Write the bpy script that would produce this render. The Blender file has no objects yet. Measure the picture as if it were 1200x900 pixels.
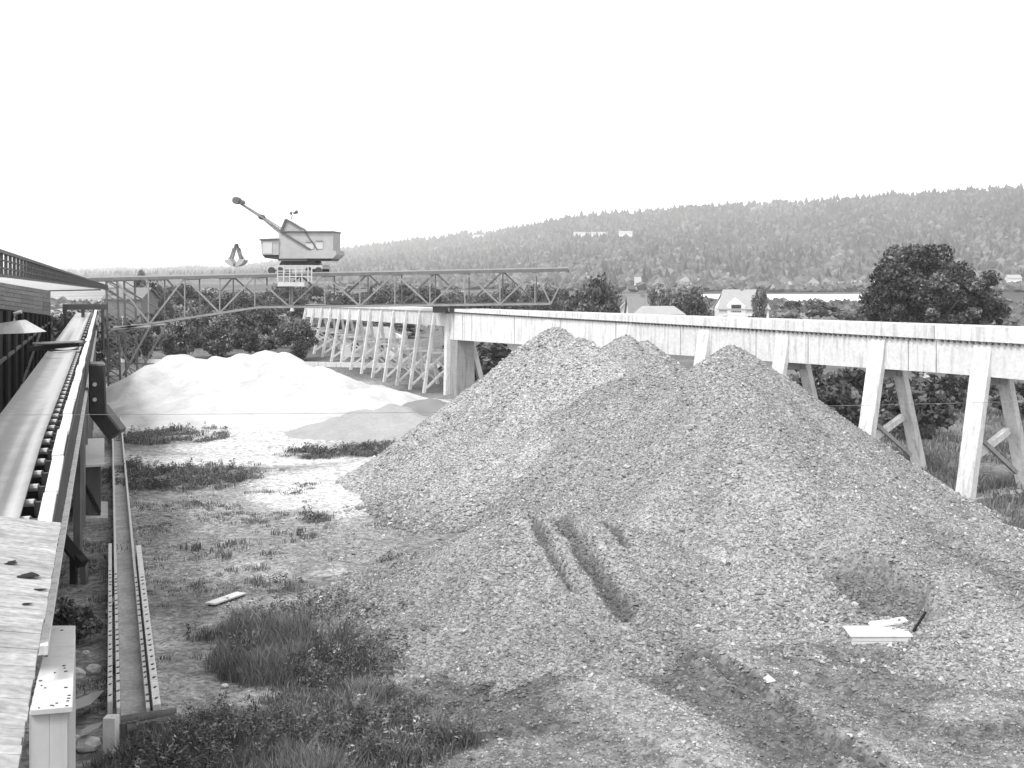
import bpy, math, random
import numpy as np
from mathutils import Vector, Matrix

# ------------------------------------------------------------ camera, sky, sun, exposure
scene = bpy.context.scene
COL = scene.collection
CAM_H = 12.0
F = 1000.0          # focal length in widths/1200
cam_d = bpy.data.cameras.new("camera")
cam = bpy.data.objects.new("camera", cam_d)
COL.objects.link(cam)
cam.location = (0, 0, CAM_H)
cam.rotation_euler = (math.radians(90), 0, 0)
cam_d.sensor_width = 36.0
cam_d.lens = 30.0 * 1200.0 / 848.0      # the view is the printed picture itself: columns 122..970, rows 119..755
cam_d.shift_x = -54.0 / 848.0
cam_d.shift_y = -92.0 / 848.0
cam_d.clip_start = 0.3
cam_d.clip_end = 40000
scene.camera = cam

SUN = Vector((-0.36, -0.46, 0.90)).normalized()
elev = math.asin(SUN.z)
world = bpy.data.worlds.new("World")
scene.world = world
world.use_nodes = True
nt = world.node_tree
bg = nt.nodes["Background"]
sky = nt.nodes.new("ShaderNodeTexSky")
sky.sky_type = 'NISHITA'
sky.sun_disc = False
sky.sun_elevation = elev
sky.sun_rotation = math.atan2(SUN.x, SUN.y)
sky.dust_density = 1.0
sky.air_density = 2.0
hs = nt.nodes.new("ShaderNodeHueSaturation")
hs.inputs["Saturation"].default_value = 0.0
nt.links.new(sky.outputs[0], hs.inputs["Color"])
nt.links.new(hs.outputs[0], bg.inputs[0])
bg.inputs[1].default_value = 0.15
sun_d = bpy.data.lights.new("sun", 'SUN')
sun = bpy.data.objects.new("sun", sun_d)
COL.objects.link(sun)
sun_d.energy = 1.5
sun_d.angle = math.radians(11)
sun_d.color = (1, 1, 0.995)
sun.rotation_euler = SUN.to_track_quat('Z', 'Y').to_euler()
sun.location = (0, 0, 60)
scene.render.engine = 'CYCLES'
scene.cycles.volume_bounces = 3
scene.view_settings.view_transform = 'Standard'
scene.view_settings.look = 'None'
scene.view_settings.exposure = 1.2
scene.view_settings.gamma = 1.0

rng = np.random.default_rng(7)
random.seed(7)

# ------------------------------------------------------------ helpers
def at(px, py, D):
    "point at depth D that a ray through (px,py) of the 1200x900 photograph meets"
    return Vector(((px - 600) * D / F, D, CAM_H - (py - 345) * D / F))

def gd(py):
    return CAM_H * F / (py - 345)

def gp(px, py, z=0.0):
    D = (CAM_H - z) * F / (py - 345)
    return Vector(((px - 600) * D / F, D, z))

def hashn(ix, iy, seed):
    h = (ix * 374761393 + iy * 668265263 + seed * 1442695041) & 0xFFFFFFFF
    h = ((h ^ (h >> 13)) * 1274126177) & 0xFFFFFFFF
    return ((h ^ (h >> 16)) & 0xFFFF) / 65535.0

def vnoise(x, y, s, seed=0):
    x = np.asarray(x, float) / s + 1000.0
    y = np.asarray(y, float) / s + 1000.0
    ix = np.floor(x).astype(np.int64); iy = np.floor(y).astype(np.int64)
    fx = x - ix; fy = y - iy
    fx = fx * fx * (3 - 2 * fx); fy = fy * fy * (3 - 2 * fy)
    a = hashn(ix, iy, seed); b = hashn(ix + 1, iy, seed)
    c = hashn(ix, iy + 1, seed); d = hashn(ix + 1, iy + 1, seed)
    return (a * (1 - fx) + b * fx) * (1 - fy) + (c * (1 - fx) + d * fx) * fy

def fbm(x, y, s, seed=0, o=4):
    t = 0; a = 1.0; n = 0
    for i in range(o):
        t = t + a * vnoise(x, y, s / (2 ** i), seed + i * 17)
        n += a; a *= 0.5
    return t / n

def sstep(a, b, x):
    t = np.clip((x - a) / (b - a), 0, 1)
    return t * t * (3 - 2 * t)

# ---- materials (the photograph is black and white: every colour is a grey)
def mat(name, v, var=0.25, scale=3.0, rough=0.9, bump=0.0, bscale=None, stretch=None, spec=0.2,
        attr=None, metal=0.0, stain=0.0, coords='Object', fine=0.0, fine_scale=40, cells=0.0, cell_scale=9.0, objrand=0.0):
    m = bpy.data.materials.new(name)
    m.use_nodes = True
    n = m.node_tree.nodes; l = m.node_tree.links
    b = n["Principled BSDF"]
    b.inputs["Roughness"].default_value = rough
    b.inputs["Specular IOR Level"].default_value = spec
    b.inputs["Metallic"].default_value = metal
    tc = n.new("ShaderNodeTexCoord")
    mp = n.new("ShaderNodeMapping")
    l.new(tc.outputs[coords], mp.inputs[0])
    if stretch: mp.inputs["Scale"].default_value = stretch
    no = n.new("ShaderNodeTexNoise")
    no.inputs["Scale"].default_value = scale
    no.inputs["Detail"].default_value = 6
    no.inputs["Roughness"].default_value = 0.65
    l.new(mp.outputs[0], no.inputs["Vector"])
    mr = n.new("ShaderNodeMapRange")
    mr.inputs["From Min"].default_value = 0.28
    mr.inputs["From Max"].default_value = 0.72
    mr.inputs["To Min"].default_value = 1 - var
    mr.inputs["To Max"].default_value = 1 + var
    l.new(no.outputs["Fac"], mr.inputs["Value"])
    cur = mr.outputs[0]
    def mul(a, bsock, val=None):
        q = n.new("ShaderNodeMath"); q.operation = 'MULTIPLY'
        l.new(a, q.inputs[0])
        if val is None: l.new(bsock, q.inputs[1])
        else: q.inputs[1].default_value = val
        return q.outputs[0]
    if fine:
        n2 = n.new("ShaderNodeTexNoise")
        n2.inputs["Scale"].default_value = fine_scale
        n2.inputs["Detail"].default_value = 3
        l.new(tc.outputs[coords], n2.inputs["Vector"])
        m2 = n.new("ShaderNodeMapRange")
        m2.inputs["From Min"].default_value = 0.3; m2.inputs["From Max"].default_value = 0.7
        m2.inputs["To Min"].default_value = 1 - fine; m2.inputs["To Max"].default_value = 1 + fine
        l.new(n2.outputs["Fac"], m2.inputs["Value"])
        cur = mul(cur, m2.outputs[0])
    if cells:
        vo = n.new("ShaderNodeTexVoronoi"); vo.inputs["Scale"].default_value = cell_scale
        l.new(tc.outputs[coords], vo.inputs["Vector"])
        sp_ = n.new("ShaderNodeSeparateColor"); l.new(vo.outputs["Color"], sp_.inputs[0])
        mc = n.new("ShaderNodeMapRange"); mc.inputs["To Min"].default_value = 1 - cells; mc.inputs["To Max"].default_value = 1 + cells
        l.new(sp_.outputs[0], mc.inputs["Value"]); cur = mul(cur, mc.outputs[0])
    if objrand:
        oi = n.new("ShaderNodeObjectInfo")
        mo_ = n.new("ShaderNodeMapRange"); mo_.inputs["To Min"].default_value = 1 - objrand; mo_.inputs["To Max"].default_value = 1 + objrand
        l.new(oi.outputs["Random"], mo_.inputs["Value"]); cur = mul(cur, mo_.outputs[0])
    if stain:
        n3 = n.new("ShaderNodeTexNoise")
        mp3 = n.new("ShaderNodeMapping"); mp3.inputs["Scale"].default_value = (3.0, 3.0, 0.3)
        l.new(tc.outputs[coords], mp3.inputs[0]); l.new(mp3.outputs[0], n3.inputs["Vector"])
        n3.inputs["Scale"].default_value = 1.3; n3.inputs["Detail"].default_value = 5
        m3 = n.new("ShaderNodeMapRange")
        m3.inputs["From Min"].default_value = 0.52; m3.inputs["From Max"].default_value = 0.68
        m3.inputs["To Min"].default_value = 1.0; m3.inputs["To Max"].default_value = 1 - stain
        l.new(n3.outputs["Fac"], m3.inputs["Value"])
        cur = mul(cur, m3.outputs[0])
    if attr:
        at_ = n.new("ShaderNodeAttribute"); at_.attribute_name = attr
        cur = mul(cur, at_.outputs["Fac"])
    cur = mul(cur, None, v)
    cb = n.new("ShaderNodeCombineColor")
    for i in range(3): l.new(cur, cb.inputs[i])
    l.new(cb.outputs[0], b.inputs["Base Color"])
    if bump:
        bp = n.new("ShaderNodeBump"); bp.inputs["Strength"].default_value = bump
        bp.inputs["Distance"].default_value = 0.05
        if bscale:
            nb = n.new("ShaderNodeTexNoise"); nb.inputs["Scale"].default_value = bscale
            nb.inputs["Detail"].default_value = 4
            l.new(tc.outputs[coords], nb.inputs["Vector"])
            l.new(nb.outputs["Fac"], bp.inputs["Height"])
        else:
            l.new(no.outputs["Fac"], bp.inputs["Height"])
        l.new(bp.outputs[0], b.inputs["Normal"])
    return m

M = {}
M['ground'] = mat("ground_soil", 1.0, 0.14, 0.5, attr="tone", bump=0.9, bscale=6, fine=0.35, fine_scale=2.2, cells=0.4, cell_scale=8)
M['gravel'] = mat("crushed_stone_bed", 1.0, 0.10, 0.8, attr="tone", bump=0.9, bscale=9, fine=0.25, fine_scale=9, cells=0.4, cell_scale=10)
M['stone'] = mat("crushed_stone", 1.0, 0.08, 4.0, attr="tone", rough=0.85)
M['sand'] = mat("white_sand", 0.42, 0.22, 0.35, bump=0.4, bscale=3, fine=0.05, fine_scale=3)
M['greysand'] = mat("grey_sand", 0.17, 0.06, 0.6, bump=0.2, bscale=5)
M['leaf'] = mat("foliage", 1.0, 0.25, 0.6, attr="tone", rough=0.8)
M['grass'] = mat("grass_blades", 1.0, 0.2, 0.5, attr="tone", rough=0.85)
M['bark'] = mat("bark", 0.10, 0.3, 6)
M['conc'] = mat("white_limed_concrete", 0.55, 0.08, 0.9, stain=0.28, bump=0.25, fine=0.10, fine_scale=5, objrand=.05)
M['conc_g'] = mat("board_marked_concrete", 0.27, 0.12, 1.4, stain=0.35, stretch=(1, 1, 6))  # darker grey also carries the shade on the heavy pier
M['wood_w'] = mat("whitewashed_timber", 0.56, 0.14, 3, stain=0.25, stretch=(1, 1, 1))
M['wood_l'] = mat("bleached_planks", 0.29, 0.22, 2.2, fine=0.2, fine_scale=14, stretch=(1, 6, 1), objrand=0.14, stain=.2)
M['wood_m'] = mat("weathered_grey_planks", 0.11, 0.3, 2.0, stretch=(1, 1, 0.3), stain=0.4)
M['wood_d'] = mat("dark_boards", 0.012, 0.4, 2.0, stretch=(1, 1, 0.2))  # near-black timber, also used to paint the shed's inner shade
M['wood_f'] = mat("brown_fascia_boards", 0.15, 0.35, 2.0, stretch=(0.4, 0.4, 3), objrand=0.18)
M['steel'] = mat("painted_grey_steel", 0.13, 0.2, 1.5, rough=0.6, spec=0.4)
M['steel_l'] = mat("pale_painted_steel", 0.31, 0.10, 1.2, rough=0.6, spec=0.4)
M['steel_ll'] = mat("white_painted_steel", 0.42, 0.08, 1.2, rough=0.6, spec=0.4)
M['steel_d'] = mat("black_greasy_steel", 0.035, 0.3, 2, rough=0.5, spec=0.4)
M['steel_m'] = mat("mid_grey_steel", 0.085, 0.25, 1.5, rough=0.6, spec=0.4)
M['belt'] = mat("sand_dusted_rubber_belt", 0.36, 0.26, 1.6, stretch=(2.2, 0.06, 1), rough=0.7)
M['roofpanel'] = mat("corrugated_sheet", 0.45, 0.15, 1.0, rough=0.7, fine=0.1, fine_scale=6)
M['slate'] = mat("slate_roof", 0.17, 0.12, 1.0)
M['slate_l'] = mat("pale_roof", 0.28, 0.08, 1.0)
M['wall'] = mat("white_house_wall", 0.6, 0.06, 0.6)
M['win'] = mat("dark_window_glass", 0.05, 0.1, 1, rough=0.15, spec=0.5)
M['water'] = mat("calm_pale_water", 0.75, 0.04, 0.02, rough=0.45, spec=0.5)
M['steel_b'] = mat('bridge_grey_paint', 0.21, 0.2, 1.5, rough=.6)
M['beltsand'] = mat('belt_with_sand', 1.0, .06, 4, attr='tone', rough=.8)
M['steel_t'] = mat('rusty_chord_paint', 0.12, 0.2, 1.5, rough=.7)
M['bedsand'] = mat('dusty_trough_bed', 0.31, .25, 1.2, fine=.2, fine_scale=10)
M['palesand'] = mat('pale_damp_sand', 0.27, 0.12, 0.6, bump=.2, bscale=4, fine=.08, fine_scale=4)
M['log'] = mat("peeled_log", 0.10, 0.3, 3)
M['rope'] = mat("wire_rope", 0.12, 0.1, 3)
M['paint_white'] = mat("white_painted_wood", 0.5, 0.07, 2.0, stain=0.12)

# ---- mesh makers
def mesh_from(name, V, Fc, mtl, tone=None, smooth=False):
    me = bpy.data.meshes.new(name)
    V = np.asarray(V, dtype=np.float32)
    if isinstance(Fc, np.ndarray):
        nf, k = Fc.shape
        me.vertices.add(len(V)); me.vertices.foreach_set("co", V.ravel())
        me.loops.add(nf * k); me.loops.foreach_set("vertex_index", Fc.astype(np.int32).ravel())
        me.polygons.add(nf)
        me.polygons.foreach_set("loop_start", np.arange(0, nf * k, k, dtype=np.int32))
        me.update(calc_edges=True)
        me.polygons.foreach_set("use_smooth", np.full(nf, smooth))
    else:
        me.from_pydata([tuple(v) for v in V], [], Fc)
        if smooth:
            me.polygons.foreach_set("use_smooth", np.full(len(me.polygons), True))
    if tone is not None:
        a = me.attributes.new("tone", 'FLOAT', 'POINT')
        a.data.foreach_set("value", np.asarray(tone, dtype=np.float32))
    me.materials.append(mtl)
    me.update()
    return me

def props(o, label=None, cat=None, group=None, kind=None):
    if label: o['label'] = label
    if cat: o['category'] = cat
    if group: o['group'] = group
    if kind: o['kind'] = kind
    return o

def empty(name, loc, label, cat, group=None):
    o = bpy.data.objects.new(name, None)
    o.empty_display_size = 0.5
    COL.objects.link(o)
    o.location = loc
    return props(o, label, cat, group)

def wloc(p):
    v = Vector((0, 0, 0))
    while p is not None:
        v = v + p.location; p = p.parent
    return v

def link(name, me, parent=None, loc=None):
    o = bpy.data.objects.new(name, me)
    COL.objects.link(o)
    if parent is not None: o.parent = parent
    if loc is not None: o.location = loc
    return o

class MB:
    "collects verts/faces in world coordinates"
    def __init__(s): s.v = []; s.f = []
    def add(s, vs, fs):
        b = len(s.v); s.v += [Vector(v) for v in vs]; s.f += [tuple(i + b for i in f) for f in fs]; return s
    def box8(s, c):       # 8 corners: bottom 4 ccw, top 4 ccw
        return s.add(c, [(3, 2, 1, 0), (4, 5, 6, 7), (0, 1, 5, 4), (1, 2, 6, 5), (2, 3, 7, 6), (3, 0, 4, 7)])
    def box(s, lo, hi):
        x0, y0, z0 = lo; x1, y1, z1 = hi
        return s.box8([(x0, y0, z0), (x1, y0, z0), (x1, y1, z0), (x0, y1, z0), (x0, y0, z1), (x1, y0, z1), (x1, y1, z1), (x0, y1, z1)])
    def beam(s, p, q, w, h=None, up=(0, 0, 1), w2=None, h2=None):
        p = Vector(p); q = Vector(q); h = w if h is None else h
        w2 = w if w2 is None else w2; h2 = h if h2 is None else h2
        d = (q - p).normalized(); u = Vector(up)
        if abs(d.dot(u)) > 0.98: u = Vector((0, 1, 0)) if abs(d.y) < 0.9 else Vector((1, 0, 0))
        r = d.cross(u).normalized(); u = r.cross(d).normalized()
        c = []
        for pt, a, b in ((p, w, h), (q, w2, h2)):
            for sx, sy in ((-1, -1), (1, -1), (1, 1), (-1, 1)):
                c.append(pt + r * (sx * a / 2) + u * (sy * b / 2))
        return s.box8(c)
    def tube(s, pts, r, n=8, cap=True, r2=None):
        pts = [Vector(p) for p in pts]; b = len(s.v); k = len(pts)
        for i, p in enumerate(pts):
            d = (pts[min(i + 1, k - 1)] - pts[max(i - 1, 0)]).normalized()
            u = Vector((0, 0, 1)) if abs(d.z) < 0.95 else Vector((1, 0, 0))
            a = d.cross(u).normalized(); c = a.cross(d).normalized()
            rr = r if r2 is None else r + (r2 - r) * i / (k - 1)
            for j in range(n):
                t = 2 * math.pi * j / n
                s.v.append(p + a * (math.cos(t) * rr) + c * (math.sin(t) * rr))
        for i in range(k - 1):
            for j in range(n):
                s.f.append((b + i * n + j, b + i * n + (j + 1) % n, b + (i + 1) * n + (j + 1) % n, b + (i + 1) * n + j))
        if cap:
            s.f.append(tuple(b + j for j in reversed(range(n)))); s.f.append(tuple(b + (k - 1) * n + j for j in range(n)))
        return s
    def prism(s, poly, d0, d1):      # poly in (x,z), extruded along y from d0 to d1
        n = len(poly); b = len(s.v)
        for d in (d0, d1):
            for x, z in poly: s.v.append(Vector((x, d, z)))
        s.f.append(tuple(b + i for i in range(n))); s.f.append(tuple(b + n + i for i in reversed(range(n))))
        for i in range(n):
            j = (i + 1) % n
            s.f.append((b + i, b + n + i, b + n + j, b + j))
        return s
    def build(s, name, mtl, parent=None, bevel=0.0, smooth=False, kind=None, loc=None):
        off = wloc(parent) if parent is not None else (Vector(loc) if loc is not None else Vector((0, 0, 0)))
        me = bpy.data.meshes.new(name)
        me.from_pydata([tuple(v - off) for v in s.v], [], s.f)
        me.materials.append(mtl)
        if smooth: me.polygons.foreach_set("use_smooth", np.full(len(me.polygons), True))
        me.update()
        o = bpy.data.objects.new(name, me)
        COL.objects.link(o)
        if parent is not None: o.parent = parent
        elif loc is not None: o.location = loc
        if bevel:
            md = o.modifiers.new("bevel", 'BEVEL'); md.width = bevel; md.segments = 1; md.limit_method = 'ANGLE'
        if kind: o['kind'] = kind
        return o

def beam(name, p, q, w, h, mtl, parent, **k):
    bv = k.pop('bevel', 0)
    return MB().beam(p, q, w, h, **k).build(name, mtl, parent, bevel=bv)

def copy_tree(o, loc=None, label=None, group=None, scale=None, rz=None):
    r = o.copy(); COL.objects.link(r)
    if loc is not None: r.location = loc
    if label: r['label'] = label
    if group: r['group'] = group
    if scale is not None: r.scale = scale
    if rz is not None: r.rotation_euler = (0, 0, rz)
    for ch in list(o.children):
        c = ch.copy(); COL.objects.link(c); c.parent = r
        for g in ch.children:
            e = g.copy(); COL.objects.link(e); e.parent = c
    return r

# ------------------------------------------------------------ masks on the ground (world ellipses)
def ell(X, Y, px, py, rpx, rpy, seed=0, soft=0.25, wob=0.5):
    c = gp(px, py); D = c.y
    rx = rpx * D / F; ry = rpy * D * D / (CAM_H * F)
    q = np.sqrt(((X - c.x) / rx) ** 2 + ((Y - c.y) / ry) ** 2)
    q = q + wob * (fbm(X, Y, max(min(rx, ry), 1.2) * 0.8, 31 + seed, 3) - 0.5) * 2
    return 1 - sstep(1 - soft, 1 + soft, q)

def umax(*a):
    r = a[0]
    for b in a[1:]: r = np.maximum(r, b)
    return r

def dseg(X, Y, pts):
    best = np.full(np.shape(X), 1e9)
    for a, b in zip(pts[:-1], pts[1:]):
        dx = b[0] - a[0]; dy = b[1] - a[1]; L = dx * dx + dy * dy
        t = np.clip(((X - a[0]) * dx + (Y - a[1]) * dy) / L, 0, 1)
        best = np.minimum(best, np.hypot(X - a[0] - t * dx, Y - a[1] - t * dy))
    return best

def gpts(l, z=0.0): return [tuple(gp(x, y, z))[:2] for x, y in l]

TRACKS = [  # polylines in world metres, width, depth, darkness
    (gpts([(598, 668), (655, 674), (700, 696), (750, 728), (812, 772), (900, 840)]), 1.15, 0.14, .7),
    (gpts([(705, 670), (749, 697), (793, 723), (840, 752), (900, 790)]), .32, 0.20, .9),
    (gpts([(505, 704), (545, 684), (600, 668), (655, 664)]), 0.30, 0.14, .75),
    (gpts([(560, 661), (610, 653), (700, 655)]), 0.3, 0.12, .5),
    (gpts([(500, 733), (545, 728), (590, 722)]), 0.28, 0.12, .8),
    (gpts([(470, 700), (530, 693), (600, 680)]), 0.5, 0.06, .4),
    (gpts([(785, 668), (860, 676), (940, 682), (1010, 690)]), 0.6, 0.12, .75),
    (gpts([(800, 690), (870, 716), (930, 740)]), 0.5, 0.08, .45),
    (gpts([(925, 728), (980, 724), (1040, 730)]), 0.5, 0.06, .6),
]
RIDGES = [(gpts([(722, 664), (770, 692), (815, 718), (862, 750), (930, 790)]), .45, .18),
          (gpts([(620, 690), (665, 715), (700, 745), (740, 790)]), 1.3, .30),
          (gpts([(545, 660), (600, 656), (690, 650)]), .35, .16),
          (gpts([(760, 652), (850, 662), (980, 664)]), .5, .15)]

def grass_mask(X, Y):
    e = lambda *a, **k: ell(X, Y, *a, **k)
    g = umax(e(392, 635, 68, 12, 1), e(444, 634, 24, 9, 2, wob=.25), e(375, 665, 56, 20, 2), e(432, 668, 24, 12, 3, wob=.25), e(345, 655, 34, 15, 2), e(400, 700, 48, 14, 4) * .75, e(424, 712, 15, 17, 4),
             e(325, 742, 85, 26, 5), e(430, 738, 62, 20, 6) * .8, e(330, 800, 190, 50, 5), e(300, 860, 260, 60, 5), e(275, 515, 62, 11, 6, wob=0.25), e(215, 512, 18, 9, 7), e(262, 481, 42, 8, 8) * 0.85,
             e(385, 495, 36, 4, 9), e(430, 492, 30, 4.5, 9), e(440, 477, 44, 3.5, 9) * 0.8, e(384, 549, 12, 4, 10), e(352, 605, 26, 6, 11) * 0.55,
             e(440, 590, 12, 10, 12) * 0.7, e(335, 570, 50, 12, 13) * 0.3, e(190, 590, 16, 22, 14) * 0.5,
             e(232, 455, 14, 5, 15) * 0.9, e(960, 536, 22, 7, 16) * 0.9)
    main = umax(e(392, 638, 74, 15, 1), e(375, 666, 66, 21, 2), e(400, 702, 62, 17, 4) * .8, e(325, 744, 95, 26, 5), e(440, 742, 66, 22, 6) * .85)
    clear_ = 1 - .95 * e(240, 722, 40, 17, 51, wob=.1)
    return clear_ * np.maximum(main, g * (0.3 + 0.7 * sstep(0.4, 0.52, fbm(X, Y, 1.7, 301, 3))))

def ground_tone(X, Y):
    e = lambda *a, **k: ell(X, Y, *a, **k)
    n = fbm(X, Y, 5.0, 3, 4)
    n2 = fbm(X, Y, 1.1, 9, 3)
    t = 0.19 + 0.18 * (n - 0.5) + 0.16 * (n2 - 0.5)
    def mix(t, v, m): return t * (1 - m) + v * m
    # pale sand and dirt
    sand = umax(e(330, 458, 125, 26, 20), e(300, 500, 120, 5, 21, wob=0.2), e(400, 520, 70, 16, 22), e(440, 510, 50, 25, 22), e(410, 462, 80, 14, 23), e(350, 480, 60, 14, 24))
    t = mix(t, 0.44 + .1 * (n2 - .5), sand * 0.95)
    t = mix(t, 0.24, e(335, 560, 130, 32, 25) * 0.6 * (1 - sand))
    t = mix(t, 0.30, e(420, 600, 60, 14, 26) * sstep(0.4, 0.6, n2) * 0.7)
    # gravel side
    line = X - (-7.5 + (Y - 55) * -0.10) + (n - 0.5) * 6
    gm = sstep(-2, 2, line) * (1 - sstep(62, 70, Y))
    t = mix(t, 0.125 + 0.08 * (n2 - 0.5), gm)
    dk = umax(e(470, 650, 70, 30, 27), e(500, 700, 90, 30, 28)) * gm
    t = mix(t, 0.07, dk * 0.85)
    for i, (pl, w, d, dk_) in enumerate(TRACKS):
        m = 1 - sstep(w * 0.7, w * 1.15, dseg(X, Y, pl) + (n2 - 0.5) * w * 0.9)
        t = mix(t, 0.065, m * dk_)
    for pl, w, d in RIDGES:
        m = 1 - sstep(w * .5, w * 1.2, dseg(X, Y, pl) + (n2 - .5) * w)
        t = mix(t, 0.21, m * .7)
    t = mix(t, 0.10, e(850, 700, 75, 26, 41) * .6)
    t = mix(t, 0.20, e(930, 708, 45, 9, 42) * .8)
    # right field beyond the heap
    fr = sstep(13, 15, X + (Y - 60) * 0.35 + (n - 0.5) * 4) * sstep(58, 62, Y)
    t = mix(t, 0.09 + 0.14 * (fbm(X, Y, 3.0, 55, 3) - 0.3), fr)
    path = 1 - sstep(0.5, 1.1, dseg(X, Y, gpts([(860, 486), (930, 494), (1020, 499), (1200, 500)])))
    t = mix(t, 0.28, path * 0.8)
    # far ground
    far = sstep(112, 124, Y + 4 * (n - 0.5)) * (1 - e(315, 440, 125, 14, 31))
    t = mix(t, 0.08 + 0.10 * (n - 0.3), far)
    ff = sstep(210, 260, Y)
    bands = fbm(X, Y * 2.0, 90, 77, 3)
    t = mix(t, 0.05 + 0.07 * sstep(0.45, 0.65, bands), ff)
    t = mix(t, 0.30, ff * (1 - sstep(-.40, -.36, X / np.maximum(Y, 1))) * .8)  # haze on the left put into a paler field tone
    light_field = np.exp(-((X - 75) / 55) ** 2 - ((Y - 205) / 18) ** 2)
    t = mix(t, 0.26, np.clip(light_field * 1.3, 0, 1))
    t = mix(t, 0.06, np.clip(grass_mask(X, Y), 0, 1) * 0.85)
    t = mix(t, 0.13, e(170, 600, 45, 90, 33) * 0.5)
    return np.clip(t, 0.03, 0.9)

def ground_z(X, Y):
    z = 0.10 * (fbm(X, Y, 6, 5, 3) - 0.5) + 0.08 * (fbm(X, Y, 0.9, 6, 2) - 0.5)
    for pl, w, d, dk_ in TRACKS:
        q = dseg(X, Y, pl) / w + .35 * (fbm(X, Y, .9, 66, 2) - .5)
        z = z - d * (1 - sstep(.45, 1.25, q)) + d * 0.5 * np.exp(-((q - 1.3) / 0.25) ** 2)
    for pl, w, d in RIDGES:
        z = z + d * np.exp(-(dseg(X, Y, pl) / w) ** 2)
    # foreground gravel hummocks
    z = z + 0.35 * sstep(0.45, 0.8, fbm(X, Y, 4.5, 12, 3)) * sstep(-8, -2, X) * (1 - sstep(60, 68, Y))
    # rise under the far bents
    z = z + 1.5 * sstep(128, 168, Y) * (1 - sstep(-15, 5, X))
    # river bed
    z = z - 4.0 * sstep(430, 470, Y) * (1 - sstep(740, 760, Y)) * sstep(60, 90, X)
    return z

# ------------------------------------------------------------ ground sheet
def axis(parts):
    out = [parts[0][0]]
    for a, b, s in parts:
        n = max(1, int(round((b - a) / s)))
        out += list(a + (b - a) * (np.arange(1, n + 1) / n))
    return np.array(out)
gx = axis([(-11000, -3000, 800), (-3000, -600, 200), (-600, -120, 30), (-120, -60, 4), (-60, -24, 0.7), (-24, -8, 0.3), (-8, 22, .18), (22, 34, .3), (34, 70, 1), (70, 160, 6), (160, 600, 30), (600, 3000, 200), (3000, 11000, 800)])
gy = axis([(-200, 0, 50), (0, 18, 2), (18, 27, .5), (27, 42, 0.16), (42, 68, .35), (68, 130, 0.8), (130, 200, 4), (200, 420, 15), (420, 480, 10), (480, 720, 40), (720, 770, 10), (770, 2000, 120), (2000, 9500, 500)])
GX, GY = np.meshgrid(gx, gy)
GZ = ground_z(GX, GY)
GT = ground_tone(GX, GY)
nx, ny = len(gx), len(gy)
idx = np.arange(nx * ny).reshape(ny, nx)
GF = np.stack([idx[:-1, :-1], idx[:-1, 1:], idx[1:, 1:], idx[1:, :-1]], -1).reshape(-1, 4)
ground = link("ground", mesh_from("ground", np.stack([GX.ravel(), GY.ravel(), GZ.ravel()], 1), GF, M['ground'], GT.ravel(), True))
props(ground, "pale dirt and gravel yard with worn tracks running to flat fields", kind='structure')

rv = MB().add([(70, 440, -1.2), (150, 440, -1.2), (222, 752, -1.2), (70, 752, -1.2)], [(0, 1, 2, 3)]).build("river", M['water'])
props(rv, "pale calm river behind the fields", kind='structure')

# ------------------------------------------------------------ hills
RP = [(-500, 343.5), (0, 343.5), (200, 343), (300, 342), (340, 339), (370, 333), (400, 326.5), (450, 320), (500, 315), (550, 309), (600, 300), (650, 295), (700, 292), (760, 289), (820, 285.5), (870, 282.5), (920, 279), (968, 276.5), (1100, 271), (1250, 268), (1700, 262)]
def ridge_y(px): return np.interp(px, [p[0] for p in RP], [p[1] for p in RP])
def ridge_D(px): return np.interp(px, [-500, 200, 400, 600, 1000, 1700], [8200, 7400, 5200, 3400, 2300, 2300])
def base_D(px): return np.interp(px, [-500, 200, 400, 700, 1700], [3000, 2400, 1500, 860, 830])
def hill_point(px, t):
    y = ridge_y(px) + 1.4 * (vnoise(px, px * 0 + 3, 22, 5) - 0.5) * 2 * t
    D = base_D(px) + (ridge_D(px) - base_D(px)) * t
    s0 = -CAM_H / base_D(px); s1 = (345 - y) / F
    u = t ** 0.85
    sl = s0 + (s1 - s0) * u
    X = (px - 600) / F * D
    z = CAM_H + D * sl + (fbm(X, D, 260, 71, 3) - 0.5) * 26 * np.sin(np.pi * np.clip(t, 0, 1))
    return X, D, z
pxs = np.arange(-500, 1701, 12.0); ts = np.linspace(0, 1, 46)
PX, T = np.meshgrid(pxs, ts)
X, D, Z = hill_point(PX, T)
V = [np.stack([X.ravel(), D.ravel(), Z.ravel()], 1)]
Xb, Db, Zb = X[-1] * 1.12, D[-1] * 1.12, Z[-1] * 0.5
V.append(np.stack([Xb, Db, Zb], 1))
V = np.concatenate(V)
V[:len(pxs), 2] -= 3
nr = len(ts) + 1; nc = len(pxs)
ii = np.arange(nr * nc).reshape(nr, nc)
HF = np.stack([ii[:-1, :-1], ii[:-1, 1:], ii[1:, 1:], ii[1:, :-1]], -1).reshape(-1, 4)
M['hill'] = mat("hillside_ground", 0.09, 0.4, 0.01, coords='Object')
props(link("hills", mesh_from("hills", V, HF, M['hill'], None, True)), "long wooded ridge rising to the right", kind='structure')

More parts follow.
